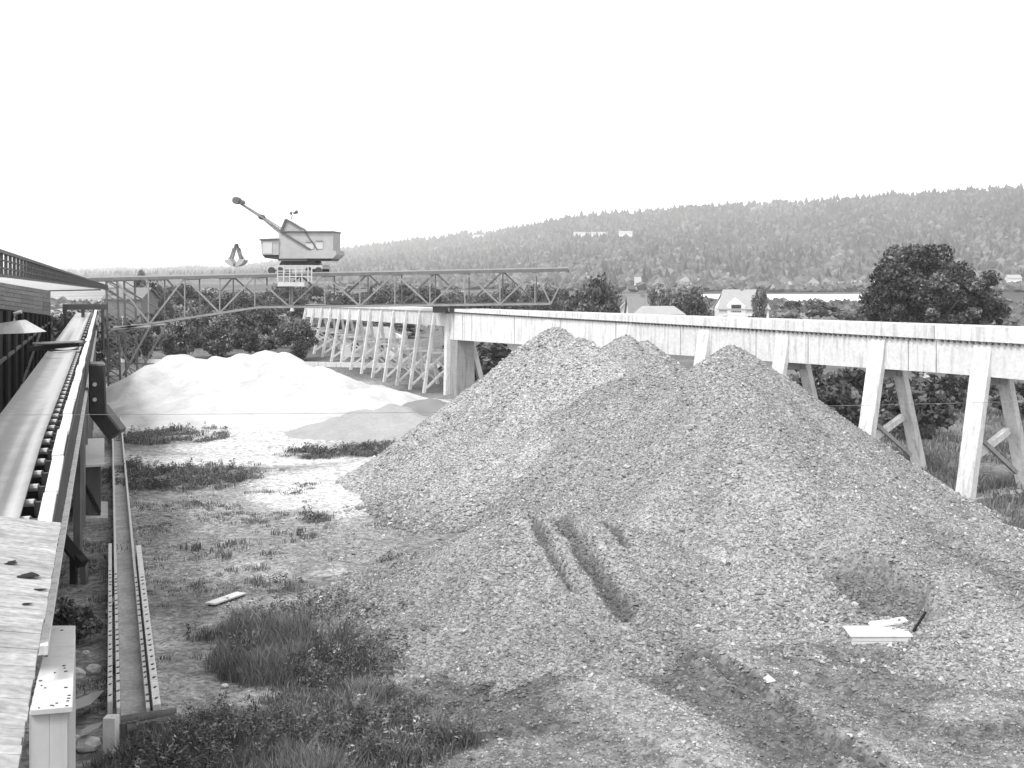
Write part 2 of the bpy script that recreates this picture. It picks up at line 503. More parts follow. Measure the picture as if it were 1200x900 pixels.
# ------------------------------------------------------------ scattered geometry
def jitter_octa(P, S, tone, squash=0.75, seed=1):
    "many small faceted stones: 6 verts and 8 faces each"
    r = np.random.default_rng(seed); n = len(P)
    base = np.array([(1, 0, 0), (0, 1, 0), (-1, 0, 0), (0, -1, 0), (0, 0, 1), (0, 0, -1)], float)
    v = base[None] * (0.65 + 0.6 * r.random((n, 6, 1))) + (r.random((n, 6, 3)) - 0.5) * 0.5
    v[:, :, 2] *= squash
    a = r.random(n) * 6.283; b = (r.random(n) - 0.5) * 1.2
    ca, sa, cb, sb = np.cos(a), np.sin(a), np.cos(b), np.sin(b)
    x = v[..., 0] * cb[:, None] + v[..., 2] * sb[:, None]; z = -v[..., 0] * sb[:, None] + v[..., 2] * cb[:, None]
    y = v[..., 1]
    x2 = x * ca[:, None] - y * sa[:, None]; y2 = x * sa[:, None] + y * ca[:, None]
    v = np.stack([x2, y2, z], -1) * S[:, None, None] + P[:, None, :]
    f = np.array([(0, 1, 4), (1, 2, 4), (2, 3, 4), (3, 0, 4), (1, 0, 5), (2, 1, 5), (3, 2, 5), (0, 3, 5)])
    Fc = (f[None] + (np.arange(n) * 6)[:, None, None]).reshape(-1, 3)
    return v.reshape(-1, 3), Fc, np.repeat(tone, 6)

# heaps: union of cones ------------------------------------------------
def cone_h(X, Y, peaks, seed):
    h = np.full(np.shape(X), -9.0)
    for (cx, cy, cz, sl, rnd) in peaks:
        dx = X - cx; dy = Y - cy
        d = np.hypot(dx, dy)
        th = np.arctan2(dy, dx)
        w = 1 + 0.07 * np.sin(3 * th + seed) + 0.05 * np.sin(7 * th + seed * 2.3) + 0.03 * np.sin(13 * th + seed)
        dd = np.sqrt(d * d + rnd * rnd) - rnd
        hh = cz - sl * w * dd
        hh = np.where(hh < 1.2, 1.2 - (1.2 - hh) * 0.75, hh)     # softer foot
        h = np.maximum(h, hh)
    return h + 0.35 * (fbm(X, Y, 3.2, seed + 40, 3) - 0.5) + 0.12 * (fbm(X, Y, 0.8, seed + 41, 2) - 0.5)

def PK(px, py, D, sl=0.72, rnd=0.5):
    p = at(px, py, D); return (p.x, p.y, p.z, sl, rnd)

HE = {}
HE['left'] = [PK(583, 390, 70, 0.86), PK(603, 398, 68, 0.78), PK(563, 406, 71, .86), PK(560, 482, 62, 0.62, 2)]
HE['rear'] = [PK(640, 397, 75, 0.74, .4), PK(656, 401, 75.5, .78, .3)]
HE['mid'] = [PK(670, 416, 66, 0.75, .7), PK(655, 430, 64, .62, 2)]
HE['right'] = [PK(727, 405, 58, 0.82), PK(736, 414, 57, .76, .7), PK(752, 468, 52.5, 0.58, 2), PK(832, 530, 47.5, 0.46, 2.5), PK(690, 480, 55, .55, 2), PK(742, 583, 43.5, .42, 2.5), PK(800, 600, 42.5, .4, 2), PK(905, 575, 44, .35, 3)]
HE['mound'] = [PK(560, 543, 44.5, 0.52, 1.0), PK(596, 545, 44.2, .54, 1.0), PK(626, 552, 44.3, .55, .9), PK(530, 574, 43.5, .42, 1.5), PK(500, 598, 43, .35, 1.5), PK(590, 575, 42.5, .5, 2)]
def H(k, X, Y): return cone_h(X, Y, HE[k], {'left': 1, 'rear': 2, 'mid': 3, 'right': 4, 'mound': 5}[k])

FUR = [([at(583, 554, 44.6)[:2], at(592, 570, 44)[:2], at(604, 600, 42.3)[:2], at(622, 632, 40.6)[:2], at(640, 655, 39)[:2]], 0.38, 0.26),
       ([at(562, 555, 44.4)[:2], at(578, 604, 42.0)[:2], at(597, 648, 40)[:2]], 0.2, 0.2), ([at(580, 560, 44)[:2], at(590, 590, 42.8)[:2]], 0.16, 0.12),
       ([at(628, 566, 44)[:2], at(640, 590, 43)[:2]], 0.3, 0.2)]
def carve(X, Y, h, tone):
    n2 = fbm(X, Y, 0.9, 99, 2)
    for pl, w, d in FUR:
        q = dseg(X, Y, pl) / w + .5 * (fbm(X, Y, .8, 67, 2) - .5)
        h = h - d * (1 - sstep(.4, 1.3, q)) + d * .35 * np.exp(-((q - 1.4) / .3) ** 2)
        tone = tone * (1 - 0.55 * (1 - sstep(.5, 1.35, q + (n2 - 0.5) * .6)))
    return h, tone
SCAR = gp(845, 622, 0.5)
def scar(X, Y, h, tone):
    q = np.hypot((X - SCAR.x + .35 * (Y - SCAR.y)) / 1.5, (Y - SCAR.y) / 2.1) + 1.1 * (fbm(X, Y, 1.4, 87, 3) - 0.5)
    m = 1 - sstep(0.65, 1.1, q)
    h = h - m * .7
    tone = tone * (1 - 0.45 * m)  # shade of the scarp painted into the stone tone
    q2 = dseg(X, Y, gpts([(900, 592), (960, 612), (1020, 640)], 0.8))
    h = h - 0.45 * np.exp(-(q2 / 0.8) ** 2)
    tone = tone * (1 - 0.3 * np.exp(-(q2 / 0.9) ** 2))
    return h, tone

NEAR = ['left', 'rear', 'mid', 'right', 'mound']
def full(k, X, Y):
    h = H(k, X, Y)
    tone = 0.212 + 0.035 * (fbm(X, Y, 2.5, 61, 3) - 0.5)
    if k == 'left': tone = tone + 0.06
    # slide streaks running down from the main peak
    cx_, cy_ = HE[k][0][0], HE[k][0][1]
    th_ = np.arctan2(Y - cy_, X - cx_); rr_ = np.hypot(X - cx_, Y - cy_)
    tone = tone + .06 * (fbm(th_ * 9, rr_ * .12, 1.0, 73, 3) - .5) + .05 * (fbm(X, Y, 1.2, 74, 3) - .5)
    if k in ('left', 'mid'):
        tone = tone + 0.05 * sstep(0.5, 0.8, fbm(X * 1.0, Y * 0.3, 2.0, 63, 3))
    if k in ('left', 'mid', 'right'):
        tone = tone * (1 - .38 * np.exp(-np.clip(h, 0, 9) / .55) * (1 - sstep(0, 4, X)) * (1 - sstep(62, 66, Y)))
    if k in ('mound', 'right', 'mid'):
        h, tone = carve(X, Y, h, tone)
    if k == 'right':
        h, tone = scar(X, Y, h, tone)
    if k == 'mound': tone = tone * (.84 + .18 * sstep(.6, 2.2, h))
    return h, tone

def heap(k, name, label, bbox, mtl, step=0.22, cat='gravel heap', group=None, stones=0, ssize=0.055, seed=0, zfun=None):
    x0, x1, y0, y1 = bbox
    xs = np.arange(x0, x1, step); ys = np.arange(y0, y1, step)
    X, Y = np.meshgrid(xs, ys)
    h, tone = (full(k, X, Y) if zfun is None else zfun(X, Y))
    g = ground_z(X, Y)
    keep = h > g - 0.5
    if zfun is None:
        for o in NEAR:
            if o != k: keep &= ~(full(o, X, Y)[0] > h + 0.6)
    quad = keep[:-1, :-1] & keep[1:, :-1] & keep[:-1, 1:] & keep[1:, 1:]
    id_ = np.arange(X.size).reshape(X.shape)
    Fq = np.stack([id_[:-1, :-1], id_[:-1, 1:], id_[1:, 1:], id_[1:, :-1]], -1)[quad]
    used = np.unique(Fq); remap = np.full(X.size, -1); remap[used] = np.arange(len(used))
    V = np.stack([X.ravel(), Y.ravel(), h.ravel()], 1)[used]
    root = Vector(((x0 + x1) / 2, (y0 + y1) / 2, 0.0))
    V0 = V - np.array(root)
    o = link(name, mesh_from(name, V0, remap[Fq], mtl, tone.ravel()[used], True), None, root)
    props(o, label, cat, group)
    if stones:
        r = np.random.default_rng(seed + 5)
        n = stones
        px = x0 + (x1 - x0) * r.random(n * 3); py = y0 + (y1 - y0) * r.random(n * 3)
        hh, tt = full(k, px, py)
        ok = hh > ground_z(px, py) - 0.02
        for q in NEAR:
            if q != k: ok &= ~(H(q, px, py) > hh + 0.05)
        # back slopes out of sight need none
        e = 0.3
        dzdy = (full(k, px, py + e)[0] - hh) / e
        ok &= (dzdy > -0.35)
        px, py, hh, tt = px[ok][:n], py[ok][:n], hh[ok][:n], tt[ok][:n]
        n = len(px)
        S = ssize * np.exp(r.normal(0, 0.45, n)) * (.85 + .3 * np.exp(-np.clip(hh, 0, 9) / 1.0)) * (.7 + .6 * fbm(px, py, 2.5, 71, 3))
        tn = tt * np.exp(r.normal(0.05, 0.36, n))
        P = np.stack([px, py, hh + S * 0.25], 1) - np.array(root)
        v, f, t = jitter_octa(P, S, np.clip(tn, 0.05, 0.42), 0.8, seed + 9)
        s = link("stones", mesh_from("stones", v, f, M['stone'], t), o)
        s['kind'] = 'stuff'
    return o

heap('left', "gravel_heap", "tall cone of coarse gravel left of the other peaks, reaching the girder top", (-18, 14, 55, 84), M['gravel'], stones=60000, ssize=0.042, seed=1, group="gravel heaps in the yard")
heap('rear', "gravel_heap", "small grey twin-peaked gravel heap showing behind the saddle between the two big cones", (-9, 15, 63, 88), M['gravel'], stones=9000, ssize=0.048, seed=2, group="gravel heaps in the yard")
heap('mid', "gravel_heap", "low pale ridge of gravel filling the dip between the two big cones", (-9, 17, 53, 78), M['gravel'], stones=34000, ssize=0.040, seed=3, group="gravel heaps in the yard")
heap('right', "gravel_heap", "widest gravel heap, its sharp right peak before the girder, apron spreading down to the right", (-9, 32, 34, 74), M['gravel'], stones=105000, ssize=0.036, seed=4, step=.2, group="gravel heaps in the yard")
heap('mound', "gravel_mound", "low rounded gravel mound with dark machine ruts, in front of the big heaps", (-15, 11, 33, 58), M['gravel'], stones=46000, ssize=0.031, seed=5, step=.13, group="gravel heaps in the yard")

# white sand heap and two small ones
def sandz(peaks, seed, tone=1.0):
    def f(X, Y):
        h = cone_h(X, Y, peaks, seed)
        h = h + (0.9 * (fbm(X, Y, 4.5, seed + 3, 4) - 0.5) + .75 * (fbm(X, Y, 1.7, seed + 9, 3) - .5)) * sstep(-1, 2, h)
        return h, np.full(np.shape(X), tone)
    return f
sp = [PK(262, 413, 110, 0.62, .4), PK(275, 410, 111, 0.6, .5), PK(289, 412.5, 110, .6, .4), PK(300, 411.5, 110, 0.6, .4), PK(322, 412.5, 110, 0.6, .5), PK(341, 408.5, 111, 0.6, .4), PK(356, 411.5, 110, 0.6, .4), PK(368, 418, 110, 0.55, .6),
      PK(385, 424, 109, .5, .8), PK(402, 429, 108, 0.45, 1), PK(300, 430, 107, 0.40, 1), PK(345, 430, 106, .40, 1), PK(258, 430, 108, .5, .8), PK(425, 438, 106, .35, 1.5), PK(400, 444, 103, .25, 2), PK(320, 445, 102, .3, 1.5), PK(275, 445, 103, .3, 1.5)]
heap(None, "sand_heap", "broad white sand heap under the crane bridge with a long jagged crest", (-56, -8, 80, 126), M['sand'], 0.35, 'sand heap', zfun=sandz(sp, 11))
heap(None, "sand_heap", "small pale sand heap with a sharp bright ridge, left of its grey twin", (-24, -8, 84, 97), M['palesand'], 0.25, 'sand heap', zfun=sandz([PK(448, 452, 92, 0.5, .3), PK(425, 458, 92, .4, 1)], 12))
heap(None, "sand_heap", "small rounded grey sand heap between the trestle foot and the tall gravel cone", (-19, -3, 90, 106), M['greysand'], 0.25, 'sand heap', zfun=sandz([PK(477, 449, 97, 0.5, 1.2), PK(487, 452, 97, .5, 1)], 13))

# loose stones over the yard ------------------------------------------
def ground_stones(n, x0, x1, y0, y1, size, prob, seed, name, label, tonef=None):
    r = np.random.default_rng(seed)
    y = y0 * (y1 / y0) ** r.random(n)            # denser near
    x = x0 + (x1 - x0) * r.random(n)
    ok = r.random(n) < prob(x, y)
    ok &= np.abs(x / y) < 0.68
    for q in NEAR: ok &= H(q, x, y) < ground_z(x, y) + 0.02
    x, y = x[ok], y[ok]; m = len(x)
    S = size * np.exp(r.normal(0, 0.45, m)) * np.clip(y / 38, 0.7, 2.2)
    t = ground_tone(x, y)
    tn = np.clip(t * np.exp(r.normal(0.15, 0.40, m)) + 0.03, 0.04, 0.42)
    P = np.stack([x, y, ground_z(x, y) + S * 0.2], 1)
    v, f, tt = jitter_octa(P, S, tn, 0.7, seed + 1)
    props(link(name, mesh_from(name, v, f, M['stone'], tt)), label, kind='stuff')
def pr_gravel(x, y):
    n = fbm(x, y, 5.0, 3, 4)
    line = x - (-7.5 + (y - 55) * -0.10) + (n - 0.5) * 6
    return sstep(-3, 2, line) * (1 - sstep(62, 68, y)) * 0.95 + 0.02
def pr_dirt(x, y):
    n = fbm(x, y, 3.0, 13, 3)
    return (0.15 + 0.8 * sstep(0.45, 0.62, n)) * sstep(-26, -22, x + (y - 30) * 0.4) * (1 - sstep(66, 76, y)) * (1 - 0.9 * grass_mask(x, y)) * (1 - ell(x, y, 400, 520, 90, 16, 22))
ground_stones(130000, -10, 24, 27, 52, 0.032, pr_gravel, 21, "gravel_stones", "loose crushed stone covering the right side of the yard")
ground_stones(60000, -30, 0, 27, 76, 0.026, pr_dirt, 22, "loose_stones", "scattered stones on the bare dirt between the tracks and the heaps")

# grass ---------------------------------------------------------------
def blades(P, hgt, wid, tone, seed, nb=9, spread=0.18):
    r = np.random.default_rng(seed); n = len(P)
    P = np.repeat(P, nb, 0); hgt = np.repeat(hgt, nb); tone = np.repeat(tone, nb); m = n * nb
    a = r.random(m) * 6.283; rad = spread * np.sqrt(r.random(m))
    B = P + np.stack([np.cos(a) * rad, np.sin(a) * rad, np.zeros(m)], 1)
    h = hgt * (0.55 + 0.6 * r.random(m)); lean = (0.15 + 0.45 * r.random(m)) * h
    b = r.random(m) * 6.283
    w = wid * (0.7 + 0.6 * r.random(m)); c = r.random(m) * 6.283
    wx = np.cos(c) * w; wy = np.sin(c) * w
    z0 = np.zeros(m)
    v0 = B + np.stack([-wx, -wy, z0 - 0.03], 1); v1 = B + np.stack([wx, wy, z0 - 0.03], 1)
    mx = B + np.stack([np.cos(b) * lean * 0.35, np.sin(b) * lean * 0.35, h * 0.6], 1)
    v2 = mx + np.stack([wx, wy, z0], 1) * 0.9; v3 = mx - np.stack([wx, wy, z0], 1) * 0.9
    v4 = B + np.stack([np.cos(b) * lean, np.sin(b) * lean, h], 1)
    V = np.stack([v0, v1, v2, v3, v4], 1).reshape(-1, 3)
    base = (np.arange(m) * 5)[:, None]
    f = np.concatenate([base + np.array([[0, 1, 2]]), base + np.array([[0, 2, 3]]), base + np.array([[3, 2, 4]])], 1).reshape(-1, 3)
    tn = np.clip(tone * np.exp(r.normal(0, 0.28, m)), 0.02, 0.6)
    T = np.stack([tn * 0.85, tn * 0.85, tn, tn, tn * 1.15], 1).ravel()  # lit tips and darker bases painted into the blade tone
    return V, f, T
def grass_patch(n, x0, x1, y0, y1, prob, hf, seed, name, label, nb=9, wid=0.016, spread=0.2, tone=0.12):
    r = np.random.default_rng(seed)
    x = x0 + (x1 - x0) * r.random(n); y = y0 + (y1 - y0) * r.random(n)
    ok = (r.random(n) < prob(x, y)) & (np.abs(x / y) < 0.72)
    for q in NEAR: ok &= H(q, x, y) < ground_z(x, y) + 0.02
    x, y = x[ok], y[ok]
    P = np.stack([x, y, ground_z(x, y)], 1)
    cl = fbm(x, y, 2.0, 201, 3)
    hgt = hf(x, y) * (0.6 + 0.9 * cl) * (0.7 + 0.6 * r.random(len(x)))
    tn = tone * (0.55 + 1.1 * fbm(x, y, 1.6, 205, 3))
    V, f, T = blades(P, hgt, wid, tn, seed + 1, nb, spread)
    props(link(name, mesh_from(name, V, f, M['grass'], T)), label, kind='stuff')
def weeds_leafy(n, seed, x0=-20, x1=0, y0=27, y1=45, k=46, ls=1.0, hs=1.0, ths=(.42, .6), nm='leafy_weeds', lab='bushy leafy weeds among the foreground grass'):
    r = np.random.default_rng(seed)
    x = x0 + (x1 - x0) * r.random(n); y = y0 + (y1 - y0) * r.random(n)
    ok = (r.random(n) < np.clip(grass_mask(x, y), 0, 1) ** 2 * sstep(ths[0], ths[1], fbm(x, y, 2.4, 311, 3))) & (np.abs(x / y) < .7)
    x, y = x[ok], y[ok]; n = len(x)
    hgt = hs * (0.35 + 0.75 * r.random(n) ** 1.5); rad = (.14 + .3 * r.random(n)) * max(1, ls * .6)
    tn = .085 * np.exp(r.normal(0, .4, n))
    P = np.repeat(np.stack([x, y, ground_z(x, y)], 1), k, 0); m = n * k
    u = r.random(m); a = r.random(m) * 6.283; q = np.sqrt(r.random(m)) * np.repeat(rad, k) * (1.05 - u * .75)
    P = P + np.stack([np.cos(a) * q, np.sin(a) * q, u * np.repeat(hgt, k)], 1)
    d = r.normal(size=(m, 3)); d[:, 2] = np.abs(d[:, 2]) * .7; d /= np.linalg.norm(d, axis=1)[:, None]
    b = np.cross(d, r.normal(size=(m, 3))); b /= np.linalg.norm(b, axis=1)[:, None]
    s_ = ls * (.03 + .045 * r.random(m))[:, None]
    V = np.stack([P - d * s_, P + b * s_ * .35, P + d * s_, P - b * s_ * .35], 1).reshape(-1, 3)
    t = np.repeat(np.clip(np.repeat(tn, k) * np.exp(r.normal(0, .3, m)) * (.8 + .5 * u), .02, .5), 4)
    props(link(nm, mesh_from(nm, V, np.arange(m * 4).reshape(m, 4), M['grass'], t)), lab, kind='stuff')
weeds_leafy(9000, 77, ths=(.38, .58))
weeds_leafy(15000, 78, -40, -3, 46, 104, 40, 1.2, .6, (.3, .5), 'roadside_weeds', 'bushy dark weeds beside the pale dirt road')
gm = lambda x, y: np.clip(grass_mask(x, y), 0, 1) ** 1.5
grass_patch(24000, -20, 0, 26, 46, gm, lambda x, y: 0.85 * (.25 + .75 * sstep(.25, .75, vnoise(x, y, 1.5, 401))) * (.35 + vnoise(x, y, .6, 402)) * (.25 + .75 * np.clip(grass_mask(x, y), 0, 1)) + .06, 31, "weeds", "dense dark weeds and tall grass in the foreground", nb=15, wid=0.010, spread=0.22, tone=0.125)
grass_patch(10000, -40, -4, 46, 100, gm, lambda x, y: 0.3 * (.3 + vnoise(x, y, 1.2, 403)), 32, "weeds_far", "dark weed patches along the pale dirt road", nb=18, wid=0.022, spread=0.35, tone=0.12)
def pr_sparse(x, y):
    n = fbm(x, y, 2.2, 221, 3)
    return .8 * sstep(0.56, 0.76, n) * (1 - sstep(70, 78, y)) * (1 - sstep(-9, -4, x)) * sstep(-28, -24, x + (y - 30) * 0.45)
grass_patch(14000, -30, -2, 22, 78, pr_sparse, lambda x, y: 0.13, 33, "sparse_grass", "thin grass tufts growing through the dirt", nb=12, wid=0.012, spread=0.22, tone=0.12)
def pr_field(x, y):
    n = fbm(x, y, 4, 231, 3)
    return sstep(12, 16, x + (y - 60) * 0.35) * sstep(0.3, 0.55, n)
grass_patch(16000, -2, 60, 56, 130, pr_field, lambda x, y: 0.45, 34, "field_grass", "rough grass of the field under and beyond the white trestle", nb=10, wid=0.028, spread=0.5, tone=0.13)

# ------------------------------------------------------------ trees and bushes
def crown_mesh(name, rx, rz, n_clump, n_leaf, leaf, seed, tone=0.07, shape='round', flat_bottom=0.5):
    r = np.random.default_rng(seed)
    d = r.normal(size=(n_clump, 3)); d /= np.linalg.norm(d, axis=1)[:, None]
    rad = 0.45 + 0.5 * r.random(n_clump) ** 0.6
    c = d * rad[:, None] * np.array([rx, rx, rz])
    if shape == 'cone':
        t = (c[:, 2] / rz + 1) / 2; c[:, :2] *= (1.15 - 0.95 * t)[:, None]
    lo = -rz * flat_bottom
    c[:, 2] = np.where(c[:, 2] < lo, lo + (c[:, 2] - lo) * 0.15, c[:, 2])
    cs = (0.15 + 0.22 * r.random(n_clump)) * min(rx, rz) * 1.15
    ct = tone * np.exp(r.normal(0.05, 0.5, n_clump))
    n = n_clump * n_leaf
    q = r.normal(size=(n, 3)); q /= np.linalg.norm(q, axis=1)[:, None]
    q[:, 2] *= 0.75
    P = np.repeat(c, n_leaf, 0) + q * (np.repeat(cs, n_leaf) * r.random(n) ** 0.4)[:, None]
    a = r.normal(size=(n, 3)); a /= np.linalg.norm(a, axis=1)[:, None]
    b = np.cross(a, r.normal(size=(n, 3))); b /= np.linalg.norm(b, axis=1)[:, None]
    s = leaf * (0.6 + 0.8 * r.random(n))[:, None]
    V = np.stack([P - a * s, P + b * s * 0.6, P + a * s, P - b * s * 0.6], 1).reshape(-1, 3)
    f = np.arange(n * 4).reshape(n, 4)
    tn = np.repeat(ct, n_leaf) * np.exp(r.normal(0, 0.25, n))
    return mesh_from(name, V, f, M['leaf'], np.repeat(np.clip(tn, 0.015, 0.4), 4))

def trunk_mb(h, r0, limbs, spread, seed, top=0.8):
    rr = random.Random(seed); m = MB()
    m.tube([(0, 0, -0.3), (0.05 * h * 0.1, 0, h * 0.35), (0, 0.03 * h, h * top)], r0, 8, r2=r0 * 0.35)
    for i in range(limbs):
        a = 6.283 * i / limbs + rr.random(); z = h * (0.3 + 0.4 * rr.random())
        p = Vector((0, 0, z)); q = Vector((math.cos(a) * spread * 0.5, math.sin(a) * spread * 0.5, z + h * 0.2)); w = Vector((math.cos(a) * spread * 0.85, math.sin(a) * spread * 0.85, z + h * 0.38))
        m.tube([p, q, w], r0 * 0.4, 6, r2=r0 * 0.1)
    return m
def tree(name, loc, label, cat, me_crown, h, r0, spread, seed, group=None, zc=None, limbs=6):
    t = empty(name, loc, label, cat, group)
    m = trunk_mb(h, r0, limbs, spread, seed)
    for v in m.v: v += Vector(loc)
    m.build("trunk", M['bark'], t)
    c = link("crown", me_crown, t, (0, 0, zc if zc is not None else h * 0.62))
    return t

CR = [crown_mesh("crown", 1, 1, 50, 100, 0.07, 300 + i, 0.085, flat_bottom=0.85) for i in range(5)]
CRC = [crown_mesh("crown", 1, 1, 40, 90, 0.09, 320 + i, 0.05, 'cone') for i in range(2)]
BU = [crown_mesh("foliage", 1, 1, 26, 85, 0.10, 340 + i, 0.075, flat_bottom=0.2) for i in range(5)]

def std_tree(px, ytop, D, wpx, label, k, name="broadleaf_tree", cone=False, zbase=None, group=None, cat='tree'):
    top = at(px, ytop, D); R = wpx * D / F / 2
    zb = float(ground_z(np.array([top.x]), np.array([D]))[0]) if zbase is None else zbase
    H_ = top.z - zb
    rz = min(H_ * 0.5, R * 2.4)
    loc = Vector((top.x, D, zb))
    t = tree(name, loc, label, cat, (CRC if cone else CR)[k % (2 if cone else 5)], H_ * 0.8, max(0.12, H_ * 0.022), R * 0.6, k + 50, group, zc=H_ - rz, limbs=5)
    c = [o for o in t.children if o.name.startswith("crown")][0]
    c.scale = (R, R, rz); c.rotation_euler = (0, 0, k * 1.3)
    return t

def bush(px, py, wpx, hpx, D, label, k, name="bush", group=None, zb=None):
    "py: pixel row of its foot"
    X_ = (px - 600) * D / F
    z = float(ground_z(np.array([X_]), np.array([D]))[0]) if zb is None else zb
    R = wpx * D / F / 2; h = hpx * D / F
    root = empty(name, (X_, D, z), label, 'bush', group)
    s = MB()
    for i in range(4):
        a = i * 1.6 + k; s.tube([Vector((X_, D, z - 0.2)), Vector((X_ + math.cos(a) * R * 0.3, D + math.sin(a) * R * 0.3, z + h * 0.5))], 0.05 * max(1, R * .3), 5)
    s.build("stem", M['bark'], root)
    c = link("foliage", BU[k % 5], root, (0, 0, h * 0.45)); c.scale = (R * (1.5 if 86 < D < 130 else 1), R * (1.3 if 86 < D < 130 else 1), h * (0.66 if 86 < D < 130 else .56)); c.rotation_euler = (0, 0, k * 0.9)
    return root

# the big spreading tree
big = at(893, 321, 150)
bt = empty("spreading_tree", (big.x, 150, 0), "huge dark spreading tree with a domed crown behind the right end of the trestle", "tree")
mt = trunk_mb(10, 0.55, 9, 6.5, 3)
for v in mt.v: v += Vector((big.x, 150, 0))
mt.build("trunk", M['bark'], bt)
cparts = [crown_mesh("c", rx, rz, int(nc_ * 1.5), 200, 0.22, 400 + q, 0.06, flat_bottom=fb) for q, (rx, rz, nc_, fb) in enumerate([(5.6, 4.4, 70, .9), (4.6, 3.6, 46, .9), (3.6, 2.8, 30, .9), (7.6, 2.4, 50, .9), (3.0, 2.2, 24, .9), (3.2, 2.6, 26, .9)])]
coffs = [(-1.4, 0, 11.3), (3.6, 0, 9.6), (-5.2, .5, 8.2), (.2, 0, 7.4), (6.2, -1, 7.6), (-3.8, -2, 10.4)]
cv = []; ct_ = []
for me_, of in zip(cparts, coffs):
    a_ = np.empty(len(me_.vertices) * 3, np.float32); me_.vertices.foreach_get("co", a_); cv.append(a_.reshape(-1, 3) + np.array(of, np.float32))
    b_ = np.empty(len(me_.vertices), np.float32); me_.attributes["tone"].data.foreach_get("value", b_); ct_.append(b_)
    bpy.data.meshes.remove(me_)
cv = np.concatenate(cv); link("crown", mesh_from("crown", cv, np.arange(len(cv)).reshape(-1, 4), M['leaf'], np.concatenate(ct_)), bt)

trees = [
 (617, 350, 190, 40, "bushy dark tree just left of the grey-roofed house", 0),
 (600, 362, 195, 26, "lower greyer tree at the right tip of the crane bridge", 1),
 (668, 354, 205, 28, "left and smaller of the two round dark trees beside the slate roof", 2),
 (690, 356, 200, 38, "right and larger of the two round dark trees beside the slate roof", 3),
 (751, 356, 235, 13, "narrow dark tree against the right gable of the big white house", 4),
 (778, 368, 330, 20, "small grey tree on the river bank right of the white house", 1),
 (797, 366, 345, 22, "rounded low tree at the near edge of the pale river", 2),
 (570, 356, 260, 26, "pale tree seen through the right end of the crane bridge", 3),
 (985, 360, 420, 26, "leafy tree right of the long white house beyond the spreading tree", 1),
 (952, 366, 400, 20, "small tree just right of the spreading tree, before the far houses", 2),
 (238, 343, 250, 9, "small lone tree whose top sticks up above the left of the crane bridge", 4),
 (1010, 366, 300, 40, "rounded tree right of the meadow, beyond the trestle", 2),
 (1065, 362, 320, 30, "taller of the trees in the row far right of the meadow", 3),
 (1150, 364, 290, 46, "wide tree near the far right end of the meadow", 1),
]
for px, yt, D, w, lab, k in trees:
    std_tree(px, yt, D, w, lab, k)
# dark belt of trees behind the white sand heap
belt = [(232, 384, 150, 26), (250, 377, 165, 28), (268, 381, 152, 26), (286, 374, 170, 30), (303, 379, 155, 28), (320, 376, 168, 28), (338, 374, 158, 30), (354, 378, 170, 24), (368, 383, 152, 26), (396, 382, 190, 34), (420, 386, 200, 34), (450, 386, 195, 38)]
spots = ["behind the foot of the crane tower", "next right of the tower foot", "behind the left flank of the white sand heap", "behind the left crest of the white sand heap", "behind the middle of the white sand crest",
         "right of mid crest behind the sand heap", "below the left edge of the crane cabin", "below the right half of the crane house", "just left of the first white bent of the trestle",
         "seen between the farthest white bents", "seen through the middle bents of the trestle", "seen through the nearer bents of the trestle"]
for i, ((px, yt, D, w), s_) in enumerate(zip(belt, spots)):
    std_tree(px, yt, D, w * 1.15, "dark tree " + s_, i, group="belt of dark trees behind the sand heap")
fart = [(262, 360, 330), (285, 363, 300), (310, 361, 320), (405, 360, 340), (432, 362, 330), (460, 361, 350), (488, 363, 310), (520, 364, 290), (545, 361, 340)]
fsp = ["left of the first bridge haunch", "at the bridge haunch", "left of the hanging crane platform", "right of the crane house", "over the far bents", "above the middle of the bents", "left of the bridge bearing", "right of the bridge bearing", "near the right third of the bridge"]
for i, ((px, yt, D), s_) in enumerate(zip(fart, fsp)):
    std_tree(px, yt, D, 24 + (i * 7) % 10, "distant grey tree " + s_, i + 2, group="far trees seen through the bridge")
ORD = ["first", "second", "third", "fourth", "fifth", "sixth", "seventh", "eighth", "ninth", "tenth", "eleventh", "twelfth", "thirteenth", "fourteenth"]
thick = [(250 + 20.5 * i + (i * 37) % 9, 215 + (i * 53) % 110) for i in range(18)]
pan = [int(max(0, (px - 217) // 29)) for px, D in thick]
for i, (px, D) in enumerate(thick):
    same = [j for j in range(18) if pan[j] == pan[i]]
    side = "" if len(same) == 1 else (" left-hand" if i == same[0] else " right-hand")
    std_tree(px, 353 + (i * 29) % 9, D, 22 + (i * 31) % 16, "grey%s thicket tree seen through the %s bridge panel right of the mast" % (side, ORD[pan[i]]), i, group="thicket trees seen through the crane bridge")
for i, (px, yt, D, w, s_) in enumerate([(172, 378, 120, 56, "left"), (192, 374, 132, 60, "right"), (146, 383, 130, 40, "half hidden")]):
    std_tree(px, yt, D, w, "dark tree behind the far end of the belt conveyor, the %s one" % s_.rstrip(','), i + 1, group="trees behind the conveyor")

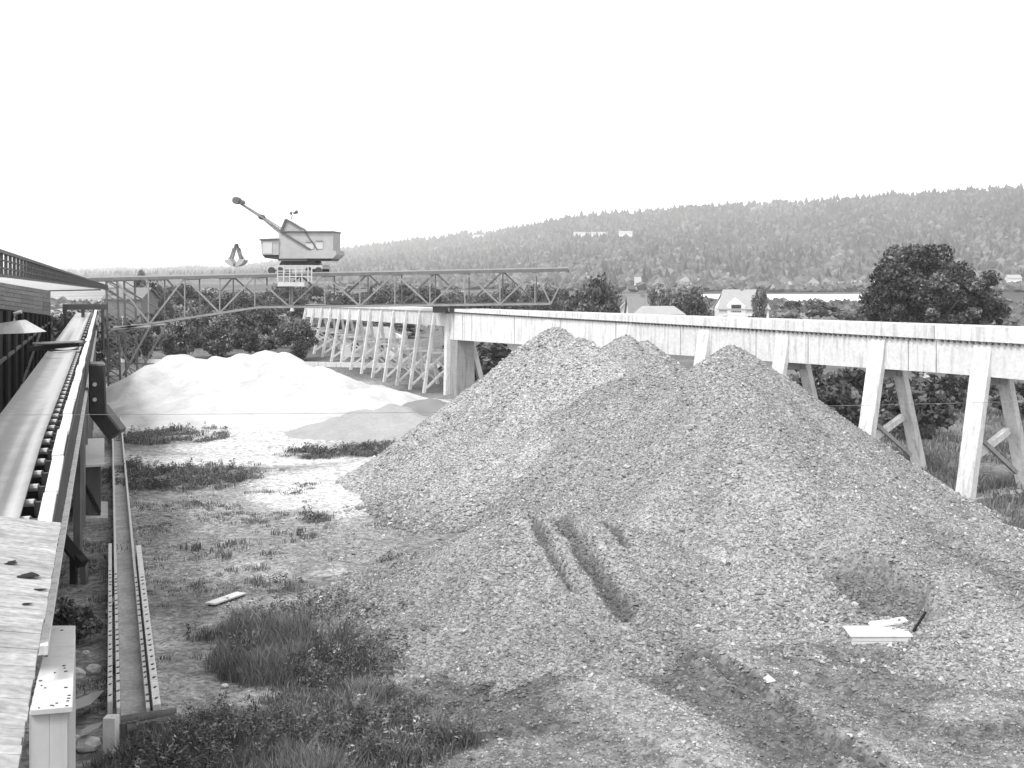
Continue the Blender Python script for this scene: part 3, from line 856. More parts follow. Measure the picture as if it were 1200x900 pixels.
bushes = [
 (520, 440, 46, 34, 128, "dark bush mass in the shade just right of the heavy trestle pier", 0), (548, 436, 40, 30, 126, "dark bush under the girder left of the tall gravel cone", 1),
 (613, 408, 30, 30, 120, "dark bush glimpsed in the notch below the girder between heaps", 3), (694, 425, 34, 34, 104, "round dark bush framed by girder and the dip beside the right peak", 4),
 (745, 440, 30, 42, 100, "dark bush below the girder right of the right peak", 0), (765, 440, 40, 34, 98, "dark bush behind the first A-shaped pier", 1),
 (800, 462, 44, 40, 96, "leafy dark bush left of the second A-shaped pier", 2), (828, 466, 40, 46, 92, "tall dark bush directly behind the second A-shaped pier", 3),
 (878, 466, 44, 46, 88, "dense black bush midway between the last two A-shaped piers", 4), (855, 455, 40, 40, 96, "bush peeping past the right leg of the second A-shaped pier", 0),
 (905, 450, 34, 38, 104, "bush left of the nearest A-shaped pier", 1), (790, 445, 30, 40, 108, "rear bush between the first and second A-shaped piers", 2),
 (965, 450, 26, 26, 100, "small bush right of the nearest A-shaped pier", 3), (925, 440, 30, 28, 112, "pale bush behind the nearest A-shaped pier", 4),
 (1030, 470, 60, 34, 92, "bush under the girder beyond the nearest A-shaped pier", 0), (1120, 480, 70, 40, 88, "bush under the girder at the far right", 2),
 (184, 648, 44, 40, 0, "dark leafy bush between the pale roof and the ground track", 1),
 (236, 452, 20, 18, 118, "low bush at the foot of the crane tower", 2), (808, 384, 34, 12, 300, "low hedge-like bush left of the spreading tree", 3), (826, 386, 24, 12, 270, "low grey bush beside the spreading tree", 4),
 (775, 382, 40, 8, 290, "low bush right of the white house garden", 1), (885, 388, 18, 14, 138, "pale round bush in front of the spreading tree", 0),
]
for px, py, w, h, D, lab, k in bushes:
    if D == 0: D = gd(py + 4)
    bush(px, py, w, h, D, lab, k)

# hillside wood: far trees as one mass -----------------------------------
def forest(n, seed):
    r = np.random.default_rng(seed)
    px = 0 + 1200 * r.random(n); t = r.random(n)
    X, D, Z = hill_point(px, t)
    dn = fbm(px, t * 180, 30, 91, 3); clear = fbm(px * 0.35, t * 260, 22, 95, 3)
    keep = (clear < 0.70 + 0.1 * t) | (r.random(n) < 0.25) | (t > 0.93)
    px, t, X, D, Z, dn = [q[keep] for q in (px, t, X, D, Z, dn)]
    n = len(px)
    conif = r.random(n) < np.clip(0.15 + 0.45 * t, 0, 1)
    h = np.where(conif, 13, 8.5) * (0.6 + 0.7 * r.random(n)) * (D / 1500) ** 0.35
    w = np.where(conif, 0.28, 0.55) * h
    k = 6
    ang = np.arange(k) * 2 * np.pi / k
    jit = 0.7 + 0.6 * r.random((n, k))
    ring1 = np.stack([X[:, None] + np.cos(ang) * w[:, None] * jit, D[:, None] + np.sin(ang) * w[:, None] * jit, (Z + h * 0.15)[:, None] + 0 * jit], -1)
    s2 = np.where(conif, 0.5, 0.85)
    jit2 = 0.7 + 0.6 * r.random((n, k))
    ring2 = np.stack([X[:, None] + np.cos(ang) * (w * s2)[:, None] * jit2, D[:, None] + np.sin(ang) * (w * s2)[:, None] * jit2, (Z + h * 0.6)[:, None] + (jit2 - 1) * h[:, None] * 0.2], -1)
    topv = np.stack([X, D, Z + h], -1)[:, None, :]
    V = np.concatenate([ring1, ring2, topv], 1)
    f = []
    for j in range(k):
        a, b = j, (j + 1) % k
        f += [(a, b, b + k), (a, b + k, a + k), (a + k, b + k, 2 * k)]
    f = np.array(f)
    Fc = (f[None] + (np.arange(n) * (2 * k + 1))[:, None, None]).reshape(-1, 3)
    tn = np.where(conif, 0.047, 0.07) * np.exp(r.normal(0, 0.28, n)) * (0.5 + 1.0 * dn)
    tn = tn * (1 + 0.3 * np.exp(-(t / 0.3) ** 2))
    return V.reshape(-1, 3), Fc, np.repeat(np.clip(tn, 0.02, 0.4), 2 * k + 1)
v, f, t = forest(30000, 5)
props(link("hillside_wood", mesh_from("hillside_wood", v, f, M['leaf'], t)), "mixed wood covering the far ridge", kind='stuff')

# thicket on the near river bank and meadow edges
def scrub(n, seed):
    r = np.random.default_rng(seed)
    Y = 220 + 210 * r.random(n); X = (r.random(n) * 1.4 - 0.75) * Y
    ok = (fbm(X, Y, 40, 141, 3) > 0.46) | ((X < 70) & (fbm(X, Y, 30, 143, 3) > .36))
    Xf = (r.random(n) * 1.5 - 0.2) * 800; Yf = 760 + 80 * r.random(n)
    ok2 = fbm(Xf, Yf, 30, 142, 3) > 0.42
    X = np.concatenate([X[ok], Xf[ok2]]); Y = np.concatenate([Y[ok], Yf[ok2]])
    S = (0.9 + 2.2 * r.random(len(X)) ** 2) * (Y / 500)
    P = np.stack([X, Y, S * 0.5], 1)
    tn = 0.085 * np.exp(r.normal(0, 0.45, len(X)))
    return jitter_octa(P, S, tn, 0.8, seed)
v, f, t = scrub(22000, 8)
props(link("riverside_scrub", mesh_from("riverside_scrub", v, f, M['leaf'], t)), "scrub and hedges along the fields and river banks", kind='stuff')

# ------------------------------------------------------------ houses
def house(name, c, w, d, hw, hr, label, wallm='wall', roofm='slate_l', rz=0.0, axis='x', windows=2, chimney=True, z0=None, hip=0.0, doors=False, cat='house', storeys=1):
    c = Vector(c)
    e = empty(name, c, label, cat)
    R = Matrix.Rotation(rz, 4, 'Z')
    def W(p): return c + R @ Vector(p)
    x, y = w / 2, d / 2
    m = MB(); m.box((-x, -y, -1), (x, y, hw))
    if axis == 'x': m.add([(-x, -y, hw), (-x, y, hw), (-x + hip, 0, hw + hr * .97), (x, -y, hw), (x, y, hw), (x - hip, 0, hw + hr * .97)], [(0, 2, 1), (3, 4, 5)])
    else: m.add([(-x, -y, hw), (x, -y, hw), (0, -y + hip, hw + hr * .97), (-x, y, hw), (x, y, hw), (0, y - hip, hw + hr * .97)], [(0, 1, 2), (3, 5, 4)])
    m.v = [W(v) for v in m.v]; m.build("wall", M[wallm], e)
    o = 0.35; th = 0.18
    r = MB()
    if axis == 'x':
        for s in (-1, 1):
            a = [(-x - o, s * (y + o), hw - o * hr / y), (x + o, s * (y + o), hw - o * hr / y), (x + o - hip, 0, hw + hr), (-x - o + hip, 0, hw + hr)]
            r.box8(a + [(p[0], p[1], p[2] + th) for p in a])
    else:
        for s in (-1, 1):
            a = [(s * (x + o), -y - o, hw - o * hr / x), (s * (x + o), y + o, hw - o * hr / x), (0, y + o - hip, hw + hr), (0, -y - o + hip, hw + hr)]
            r.box8(a + [(p[0], p[1], p[2] + th) for p in a])
    r.v = [W(v) for v in r.v]; ro = r.build("roof", M[roofm], e)
    if chimney:
        q = MB().box((-0.3, -0.3, hw + hr - 0.6), (0.3, 0.3, hw + hr + 0.9)); q.v = [W(v) for v in q.v]; q.build("chimney", M['slate'], ro)
    for s in range(storeys):
        for i in range(windows):
            wx = -x + w * (i + 0.5) / windows; zz = hw * 0.42 + s * 2.7 if storeys > 1 else hw * 0.5
            wd = MB().box((wx - 0.45, -y - 0.05, zz - 0.6), (wx + 0.45, -y + 0.02, zz + 0.6)); wd.v = [W(v) for v in wd.v]
            wo = wd.build("window", M['win'], e)
            fr = MB()
            for a, b in (((wx - .55, zz - .7), (wx + .55, zz - .6)), ((wx - .55, zz + .6), (wx + .55, zz + .7)), ((wx - .55, zz - .6), (wx - .45, zz + .6)), ((wx + .45, zz - .6), (wx + .55, zz + .6)), ((wx - .03, zz - .6), (wx + .03, zz + .6))):
                fr.box((a[0], -y - 0.08, a[1]), (b[0], -y - 0.003, b[1]))
            fr.v = [W(v) for v in fr.v]; fr.build("frame", M['paint_white'], wo)
    return e

# the big white house over the trestle
c = at(736, 390, 250); c.z = 0.4
wh = house("white_house", (c.x, 250, 0.4), 10.2, 7.5, 4.4, 3.6, "big white two-storey house with hipped roof and balcony, above the middle of the trestle", windows=4, hip=1.6, storeys=1)
bx, by = c.x - 1.6, 250 - 3.75
MB().box((bx - 1.9, by - 1.4, 0.2), (bx + 1.9, by - 0.003, 3.5)).build("bay", M['wall'], wh)
dm = MB().prism([(bx - 1.9, 3.5), (bx + 1.9, 3.5), (bx + 1.9, 5.4), (bx, 6.9), (bx - 1.9, 5.4)], by - 0.2, by + 3.2).build("dormer", M['wall'], wh)
MB().box((bx - 1.0, by - 0.26, 4.0), (bx + 1.0, by - 0.203, 5.5)).build("window", M['win'], dm)
ba = MB()
for i in range(9): ba.box((bx - 1.9 + i * .46, by - 1.4, 3.5), (bx - 1.9 + i * .46 + .08, by - 1.32, 4.3))
ba.box((bx - 1.9, by - 1.42, 4.3), (bx + 1.95, by - 1.3, 4.4)); ba.build("balcony_rail", M['paint_white'], wh)
for s in (-1, 1): MB().box((bx + s * 1.1 - .35, by - 1.45, 1.2), (bx + s * 1.1 + .35, by - 1.4, 2.7)).build("window", M['win'], wh)

c = at(654, 380, 225)
house("grey_roof_house", (c.x, 225, 0.4), 5.4, 5.5, 4.2, 3.0, "house with a plain grey slate roof just beyond the trestle deck", roofm='slate', rz=0.1)
c = at(667, 380, 180)
house("low_white_roof", (c.x, 180, 2.0), 7.2, 4, 3.9, 1.0, "low building with a wide shallow white roof touching the deck line", hip=1.6, chimney=False)
c = at(641, 372, 240)
house("small_white_house", (c.x, 240, 0), 2.8, 4, 4.8, 1.6, "narrow white outbuilding left of the grey slate roof", axis='y', windows=1)
for px, w, h, D, lab, hr in [
    (815, 8, 3.0, 850, "low white cottage, leftmost of three on the shore left of the spreading tree", 2.6),
    (831, 7, 5.0, 845, "square white cottage, middle of three on the shore left of the spreading tree", 1.4),
    (849, 7, 4.6, 850, "white cottage on the far shore half hidden by the left of the spreading tree crown", 2.0),
    (945, 7, 5.0, 850, "small white house peeping out right of the spreading tree crown", 3.4),
    (961, 11, 5.2, 848, "long white house right of the spreading tree", 2.4),
    (650, 5, 5.0, 860, "tiny tall white house on the far shore above the grey slate roof", 4),
    (702, 4, 5.0, 870, "tiny white house left of the big white house on the far shore", 3),
    (1015, 8, 5.0, 860, "white cottage just right of the long white house on the far shore", 2.6),
    (1062, 10, 5.0, 880, "long white cottage second in the row right of the long white house", 2.6),
    (1108, 7, 5.0, 850, "white cottage on the far shore, third in the row right of the long white house", 2.6),
    (1160, 9, 5.0, 860, "white cottage on the far shore at the far right edge", 2.6)]:
    house("shore_cottage", ((px - 600) * D / F, D, 0.0 if px < 940 or px > 1000 else 3.0), w * D / F, 8, h, hr, lab, windows=2)
for px, tt, w, lab in [(518, 0.74, 34, "white farmhouse high in the wood at the left of the ridge"), (611, 0.60, 72, "very long white farm building high on the wooded hill"), (640, 0.60, 26, "small white barn right of the very long farm building")]:
    ys = ridge_y(px)
    # put it where its slope reaches the row seen in the photograph
    best = min(np.linspace(0.05, 0.99, 200), key=lambda q: abs((345 - (hill_point(np.array(float(px)), q)[2] - CAM_H) / hill_point(np.array(float(px)), q)[1] * F) - 317.5))
    X_, D_, Z_ = [float(q) for q in hill_point(np.array(float(px)), best)]
    s = 1.0
    house("hill_farm", (X_, D_, Z_ + 6), w * 1.0, 14, 6, 4, lab, windows=3, chimney=False)
c = at(231, 400, 200)
gb = house("grey_barn", (c.x, 200, 0.6), 6.0, 8, 7.2, 1.6, "pale grey barn seen through the left end of the crane bridge", wallm='steel', roofm='steel', windows=1, chimney=False, cat='barn')

# low white wall across the back of the yard
wl = MB().beam((-62, 151, 1.0), (-14, 144, .75), 0.4, 0.7).build("boundary_wall", M['conc'], loc=(-38, 147.5, 0))
props(wl, "long low white wall behind the sand heap and under the far bents", "wall")
c = at(431, 394, 158)
mu = house("white_tent_roof", (c.x, 158, 1.4), 7.6, 5, 2.2, 1.2, "small building with a low white hipped roof seen between the trestle bents", hip=2.2, chimney=False, cat='building')

# ------------------------------------------------------------ the elevated white trestle
TA = Vector((22.6, 65, 0)); TB = Vector((-12.4, 120, 0))
td = (TB - TA).normalized(); tn = Vector((td.y, -td.x, 0)); tn = -tn if tn.y > 0 else tn   # tn points to the camera side
def tp(s, off=0, z=0): return TA + td * s + tn * off + Vector((0, 0, z))
trestle = empty("elevated_trestle", tp(20), "long white elevated concrete girder on A-shaped piers, with timber bents at its far left end", "trestle")
Ltot = (TB - TA).length
def ztop(s): return 9.12 - .62 * s / Ltot
def zlin(s): return 8.33 - .12 * s / Ltot
def zbot(s): return 6.5 - 1.05 * max(0, min(1.0, s / Ltot))
piers = [-23.0, -15.5, -7.6, 0.2, 7.7, 15.9, 24.0, 34.0, 45.0]
ends = [-31.0, -15.4, 0.35 - 5.6 + 8.6, 16.5, 33.0, 49.0, Ltot - 0.9]
hwid = 0.95
for a, b in zip(ends[:-1], ends[1:]):
    m = MB(); b_ = b - 0.05
    c8 = [tp(a, hwid, zbot(a)), tp(b_, hwid, zbot(b_)), tp(b_, -hwid, zbot(b_)), tp(a, -hwid, zbot(a)), tp(a, hwid, zlin(a)), tp(b_, hwid, zlin(b_)), tp(b_, -hwid, zlin(b_)), tp(a, -hwid, zlin(a))]
    m.box8([c8[i] for i in (0, 3, 2, 1, 4, 7, 6, 5)])
    g = m.build("girder", M['conc'], trestle)
    for nm, o0, o1 in (("parapet", hwid + .16, hwid - .06), ("parapet", -hwid + .06, -hwid - .16)):
        m = MB(); lo = [tp(a, o0, zlin(a) + .003), tp(a, o1, zlin(a) + .003), tp(b_, o1, zlin(b_) + .003), tp(b_, o0, zlin(b_) + .003)]
        hi = [tp(a, o0, ztop(a)), tp(a, o1, ztop(a)), tp(b_, o1, ztop(b_)), tp(b_, o0, ztop(b_))]
        m.box8(lo + hi); m.build(nm, M['conc'], trestle)
    # short dark battens under the slab edge
    m = MB(); s = a + 0.15
    while s < b_ - 0.1:
        m.beam(tp(s, hwid + .08, zlin(s) - .10), tp(s + .2, hwid + .08, zlin(s) - .05), .14, .09); s += .42
    m.build("edge_battens", M['wood_m'], trestle, kind='stuff')
    # shallow ribs and joints on the camera face
    s = a + 2.0
    while s < b_ - 1:
        MB().beam(tp(s, hwid + .012, zbot(s) + .05), tp(s, hwid + .012, zlin(s) - .12), .05, .03, up=tuple(tn)).build("joint_strip", M['conc_g'], trestle)
        s += 1.9 if s > 52 else 8.2
for s in piers:
    big_ = False
    zt = zbot(s)
    pr = MB().beam(tp(s, -1.25, zt - .25), tp(s, 1.05, zt - .25), .55, .5).build("pier", M['conc_g'], trestle)
    q = 1.0
    for sg in (1, -1):
        top = tp(s, sg * (hwid - .14), (zlin(s) - .22) if sg > 0 else zt + .1); bot = tp(s, 2.4 if sg > 0 else -2.75, -0.3)
        MB().beam(bot, top, 1.0 if sg > 0 else .85, .5 if sg > 0 else .45, up=tuple(tn), w2=1.2 if sg > 0 else .8, h2=.32 if sg > 0 else .4).build("leg", M['conc'], pr, bevel=.03)
    MB().beam(tp(s + .1, 1.4, 2.2), tp(s + .1, -1.25, 3.4), .36, .34).build("brace", M['conc'], pr)
    MB().beam(tp(s - .12, -1.7, 1.1), tp(s - .12, 1.3, 3.2), .2, .22).build("brace", M['conc_g'], pr)
    MB().box8([*(tp(s + a, b, -.3) for a, b in ((-.7, 2.5), (-.7, -2.5), (.7, -2.5), (.7, 2.5))), *(tp(s + a, b, .12) for a, b in ((-.7, 2.5), (-.7, -2.5), (.7, -2.5), (.7, 2.5)))]).build("footing", M['conc_g'], pr)
# heavy pier at the change from girder to bents
s = Ltot - 2.1
pr = MB().box8([*(tp(s + a, b, -.3) for a, b in ((-.8, 1.0), (-.8, -1.0), (.8, -1.0), (.8, 1.0))), *(tp(s + a, b, zbot(s) + .2) for a, b in ((-.8, .9), (-.8, -.9), (.8, -.9), (.8, .9)))]).build("pier", M['conc_g'], trestle)  # shaded pier face painted as darker concrete
MB().beam(tp(s + 1.0, 1.15, -.3), tp(s + 1.0, 1.0, 8.0), .5, .6, up=tuple(td)).build("leg", M['conc'], pr)
MB().beam(tp(s, -2.6, -.3), tp(s, -1.0, 5.2), .5, .5).build("leg", M['conc'], pr)
# timber bents
TC = Vector((-36.6, 168, 0)); bd = (TC - TB).normalized(); bn = Vector((bd.y, -bd.x, 0)); bn = -bn if bn.y > 0 else bn
BL = (TC - TB).length
def bp(s, off=0, z=0): return TB + bd * s + bn * off + Vector((0, 0, z))
def bz(s): return 8.50 - 0.85 * s / BL
nb = 13
m = MB()
seg = 6
for i in range(seg):
    a = -.85 + (BL + .85) * i / seg; b = -.85 + (BL + .85) * (i + 1) / seg - .03
    for nm, off, lo, hi in (("side_beam", 1.0, -1.75, -.3), ("side_beam", -1.0, -1.75, -.3)):
        MB().beam(bp(a, off, bz(a) + (lo + hi) / 2), bp(b, off, bz(b) + (lo + hi) / 2), .2, hi - lo).build(nm, M['conc'], trestle)
    MB().beam(bp(a, 0, bz(a) - .15), bp(b, 0, bz(b) - .15), 2.5, .28).build("deck_slab", M['conc'], trestle)
for i in range(nb):
    s = 1.9 + (BL - 2.1) * i / (nb - 1)
    zt = bz(s) - .4
    P0 = bp(s); zg = float(ground_z(np.array([P0.x]), np.array([P0.y]))[0])
    pr = MB().beam(bp(s, -1.3, zt - 1.2), bp(s, 1.3, zt - 1.2), .3, .3).build("bent", M['wood_w'], trestle)
    for sg in (1, -1):
        MB().beam(bp(s, sg * 2.35, zg - .3), bp(s, sg * 1.16, zt), .36, .28, up=tuple(bn), w2=.32).build("leg", M['wood_w'], pr)
    hm = zg + (zt - zg) * .48
    MB().beam(bp(s + .2, -2.1, zg + .5), bp(s + .2, 1.7, hm), .16, .2).build("brace", M['wood_w'], pr)
    MB().beam(bp(s - .2, 2.1, zg + .5), bp(s - .2, -1.7, hm), .16, .2).build("brace", M['wood_w'], pr)
    MB().beam(bp(s, -1.7, hm + .1), bp(s, 1.7, hm + .1), .2, .2).build("brace", M['wood_w'], pr)

# ------------------------------------------------------------ crane bridge
def cp(px, py, dy=0.0):
    D = 117.0
    p = at(px, py, D); return Vector((p.x, D + dy, p.z))
bridge = empty("crane_bridge", cp(214, 447), "long grey steel lattice bridge spanning from a mast to the white trestle", "crane bridge")
def topy(px): return 350.5 - (px - 195) * 8.0 / 397
def boty(px):
    if px < 246: return 392 - (px - 214) * 5 / 32
    if px < 335: return 387 - (px - 246) * 13.5 / 89
    return 373.5 - (px - 335) * 3.0 / 257
nodes_t = [195, 217, 245, 275, 304, 333, 362, 391, 420, 449, 478, 507, 536, 565, 592]
for dy, mt_, wm in ((0.0, 'steel_b', 1.0), (4.6, 'steel_m', 1.0)):
    for a, b in zip(nodes_t[:-1], nodes_t[1:]):
        beam("top_chord", cp(a, topy(a), dy), cp(b, topy(b), dy), .26, .30, M['steel_m' if dy else 'steel_t'], bridge)
    bnod = [214, 246, 275, 304, 335, 362, 391, 420, 449, 478, 507, 536, 578]
    for a, b in zip(bnod[:-1], bnod[1:]):
        beam("bottom_chord", cp(a, boty(a), dy), cp(b, boty(b), dy), .2, .2, M[mt_], bridge)
    # diagonals in W pattern and posts
    seq = [(217, topy(217)), (246, boty(246)), (275, topy(275)), (304, boty(304)), (333, topy(333)), (362, boty(362)), (391, topy(391)), (420, boty(420)), (449, topy(449)), (478, boty(478)), (507, topy(507)), (536, boty(536)), (565, topy(565)), (578, boty(578)), (592, topy(592))]
    if dy: seq = [(x_, boty(x_) if abs(y_ - topy(x_)) < .01 else topy(x_)) for x_, y_ in seq[1:-2]]
    for (x0, y0), (x1, y1) in zip(seq[:-1], seq[1:]):
        beam("diagonal", cp(x0, y0, dy), cp(x1, y1, dy), .15, .15, M[mt_], bridge)
    for x in nodes_t[2:-1]:
        beam("post", cp(x, topy(x), dy), cp(x, boty(x), dy), .11, .12, M[mt_], bridge)
    beam("stay", cp(195, 351, dy), cp(246, 379, dy), .14, .14, M['steel_m'], bridge)
for x in nodes_t:
    beam("cross_beam", cp(x, topy(x) + 1, 0), cp(x, topy(x) + 1, 4.6), .22, .22, M['steel_m'], bridge)
for x in bnod:
    beam("cross_beam", cp(x, boty(x), 0), cp(x, boty(x), 4.6), .18, .18, M['steel_m'], bridge)
for a, b in zip(nodes_t[:-1], nodes_t[1:]):
    beam("deck_rail", cp(a, topy(a) - 1.9, .3), cp(b, topy(b) - 1.9, .3), .08, .10, M['steel_l'], bridge)
    beam("deck_rail", cp(a, topy(a) - 1.9, 4.3), cp(b, topy(b) - 1.9, 4.3), .08, .10, M['steel_l'], bridge)
# mast
for ox, oy in ((210, 0), (219, 0), (210, 4.6), (219, 4.6)):
    beam("mast_leg", cp(ox, 350, oy), cp(ox + (2 if ox < 215 else 3), 446, oy), .16, .16, M['steel_m'], bridge)
for i in range(17):
    y = 352 + i * 5.6; j = (i % 2)
    o = (y - 350) / 96 * 2.5
    beam("lattice_bar", cp(210 + o, y), cp(219 + o, y + 5.6), .10, .10, M['steel'], bridge)
    beam("lattice_bar", cp(219 + o, y), cp(210 + o, y), .10, .10, M['steel'], bridge)
    beam("lattice_bar", cp(210 + o, y, 4.6), cp(219 + o, y + 5.6, 4.6), .09, .09, M['steel_m'], bridge)
for dy in (0, 4.6):
    beam("raker", cp(247, 388, dy), cp(224, 430, dy), .18, .18, M['steel'], bridge)
    beam("raker", cp(218, 398, dy), cp(232, 430, dy), .10, .10, M['steel'], bridge)
    beam("tie", cp(216, 390, dy), cp(247, 389, dy), .2, .2, M['steel_l'], bridge)
    beam("tie", cp(216, 396, dy), cp(247, 388, dy), .16, .16, M['steel_m'], bridge)
MB().box(tuple(cp(209, 452, -0.8)), tuple(cp(228, 446, 5.2))).build("mast_footing", M['conc'], bridge)
# bearing truck on the trestle
for dx in (486, 500):
    MB().box(tuple(cp(dx - 6, 378, 0.2)), tuple(cp(dx + 5, 372.5, 4.4))).build("bearing_truck", M['steel_d'], bridge)

# ------------------------------------------------------------ slewing crane on the bridge
crane = empty("slewing_crane", cp(366, 345, 2.3), "pale slewing crane with a long jib standing on top of the lattice bridge", "crane")
def pr_(name, pts, y0, y1, mtl, parent=crane):
    return MB().prism([(cp(x, y).x, cp(x, y).z) for x, y in pts], 117 + y0, 117 + y1).build(name, mtl, parent)
und = pr_("undercarriage", [(342, 342.5), (342, 339.5), (388, 338.5), (388, 341.5)], .5, 4.1, M['steel_ll'])
for x in (346, 353, 377, 385):
    for dy in (.45, 3.9):
        w = MB().tube([cp(x, 343, dy - .15), cp(x, 343, dy + .25)], .34, 12).build("wheel", M['steel_d'], und)
pr_("turntable", [(351, 339), (353, 335), (381, 335), (383, 339)], .9, 3.7, M['steel_d'])
ho = pr_("machinery_house", [(352, 334), (352, 311), (397, 311), (397, 326.5), (376, 326.5), (373, 334)], .5, 4.1, M['steel_l'])
pr_("roof_sheet", [(353, 311.2), (353, 310.2), (397.6, 310.2), (397.6, 311.2)], .3, 4.3, M['steel_m'], ho)
for x0, x1, yy in ((374.5, 381, 319.5), (382.5, 388.5, 318.5)):
    w_ = MB().prism([(cp(x0, 325).x, cp(x0, 325).z), (cp(x0, yy).x, cp(x0, yy).z), (cp(x1, yy).x, cp(x1, yy).z), (cp(x1, 325).x, cp(x1, 325).z)], 117.44, 117.5).build("window", M['steel_ll'], ho)
    beam("frame", cp(x0, yy, .42), cp(x1, yy, .42), .08, .08, M['steel'], w_)
beam("rib", cp(354, 311, .42), cp(378, 325.5, .42), .14, .16, M['steel_m'], ho)
beam("rib", cp(373, 310, .42), cp(384, 325.5, .42), .08, .10, M['steel_m'], ho)
pr_("gable_frame", [(352, 311), (353, 306), (356.5, 300.5), (368, 307), (371, 311)], 1.2, 3.4, M['steel_l'])
beam("gable_brace", cp(352, 311, 1.1), cp(356.5, 300, 1.1), .16, .2, M['steel_m'], crane)
beam("gable_brace", cp(356.5, 300, 1.1), cp(374, 310.5, 1.1), .12, .14, M['steel_m'], crane)
pr_("counterweight_deck", [(373, 333), (373, 326.5), (400, 326.5), (400, 330), (397, 333)], .2, 4.4, M['steel_l'])
pr_("counterweight", [(375, 335), (375, 333), (397, 333), (395, 335)], .6, 4.0, M['steel_d'])
beam("house_sill", cp(352, 334, .3), cp(376, 334, .3), .25, .22, M['steel_d'], crane)
cab = pr_("driver_cab", [(338, 330), (337, 318), (352, 317), (352, 330)], .4, 2.2, M['steel_l'])
pr_("window", [(339, 329), (339, 319), (346.5, 319), (346.5, 329)], .34, .4, M['steel_ll'], cab)
pr_("roof_sheet", [(336, 318), (336.4, 316.8), (352, 316.2), (352, 317.4)], .2, 2.4, M['steel_m'], cab)
pr_("bracket", [(340, 332.5), (338, 330), (352, 330), (352, 334)], .6, 2.0, M['steel_d'], cab)
for ddx, dy in ((0, 1.4), (0, 3.0)):
    beam("jib_chord", cp(351, 308.5, dy), cp(315, 285, 2.2), .08, .10, M['steel_b'], crane)
    beam("jib_chord", cp(351, 312, dy), cp(334, 298.5, 2.2), .12, .14, M['steel_b'], crane)
beam("jib_chord", cp(334, 298.5, 2.2), cp(313, 284.5, 2.2), .16, .2, M['steel_b'], crane)
for k in range(6):
    a = k / 6; b = (k + .5) / 6
    beam("jib_lacing", cp(351 - 17 * a, 312 - 13.5 * a, 1.5), cp(351 - 17 * b, 308.5 - 11.5 * b, 2.9), .07, .07, M['steel'], crane)
sh = MB().tube([cp(313, 284, 1.7), cp(313, 284, 2.7)], .36, 14).build("head_sheave", M['steel_m'], crane)
MB().tube([cp(317, 285.5, 1.8), cp(317, 285.5, 2.6)], .24, 12).build("head_sheave", M['steel_m'], crane)
MB().tube([cp(334, 298, 1.8), cp(334, 298, 2.6)], .26, 12).build("guide_sheave", M['steel_d'], crane)
MB().tube([cp(313, 283, 2.2), cp(331, 289, 2.2), cp(357, 299, 2.2)], .012, 5).build("hoist_rope", M['rope'], crane)
MB().tube([cp(359, 300, 2.2), cp(359.5, 296, 2.2), cp(357.5, 294.5, 2.2)], .06, 5).build("floodlight_bracket", M['steel'], crane)
MB().tube([cp(358, 294.2, 2.2), cp(359.2, 294.9, 2.2)], .16, 8).build("floodlight", M['steel_m'], crane)
MB().tube([cp(360.5, 295, 2.2), cp(364, 293.2, 2.2)], .09, 8, r2=.2).build("floodlight", M['steel_m'], crane)
# suspended maintenance platform
pl = pr_("service_platform", [(354, 356), (354, 352.5), (376, 352.5), (376, 356)], -1.0, -.1, M['steel_ll'])
for x in (354, 359, 364, 369, 374, 379, 382):
    beam("railing_post", cp(x, 352.5, -1), cp(x, 338.5, -1), .09, .09, M['steel_ll'], pl)
for y in (339, 343.5, 348):
    beam("handrail", cp(354, y, -1), cp(382, y, -1), .08, .08, M['steel_ll'], pl)
MB().tube([cp(365, 356, -.5), cp(365, 372, -.5)], .07, 6).build("hanging_rod", M['steel'], pl)
MB().tube([cp(365, 374, -.5), cp(365, 376.6, -.5)], .16, 8, r2=.22).build("lamp_shade", M['steel_ll'], pl)

grab = empty("clamshell_grab", cp(313, 322, 2.2), "small clamshell grab hanging open below the jib head of the crane", "crane grab")
MB().tube([cp(312.5, 285, 2.2), cp(312.5, 320, 2.2)], .012, 5).build("rope", M['rope'], grab)
MB().tube([cp(312.5, 320.5, 2.2), cp(312.5, 324.5, 2.2)], .16, 10, r2=.3).build("head_block", M['steel_d'], grab)
for sg in (-1, 1):
    beam("arm", cp(312.5 + sg * 1.5, 324, 1.8), cp(312.5 + sg * 4.2, 333.5, 1.8), .16, .16, M['steel'], grab)
    beam("arm", cp(312.5 + sg * 1.5, 324, 2.6), cp(312.5 + sg * 4.2, 333.5, 2.6), .16, .16, M['steel'], grab)
    beam("arm", cp(312.5 + sg * 1.5, 325, 2.2), cp(312.5 + sg * 7.5, 334.5, 2.2), .08, .08, M['steel_l'], grab)
    pr_("jaw", [(312.5 + sg * 1.2, 337), (312.5 + sg * 3.5, 333.5), (312.5 + sg * 8.0, 334.2), (312.5 + sg * 7.5, 336.3), (312.5 + sg * 4.5, 338.6), (312.5 + sg * 1, 339.6)][::-sg], 1.4, 3.0, M['steel_l'], grab)

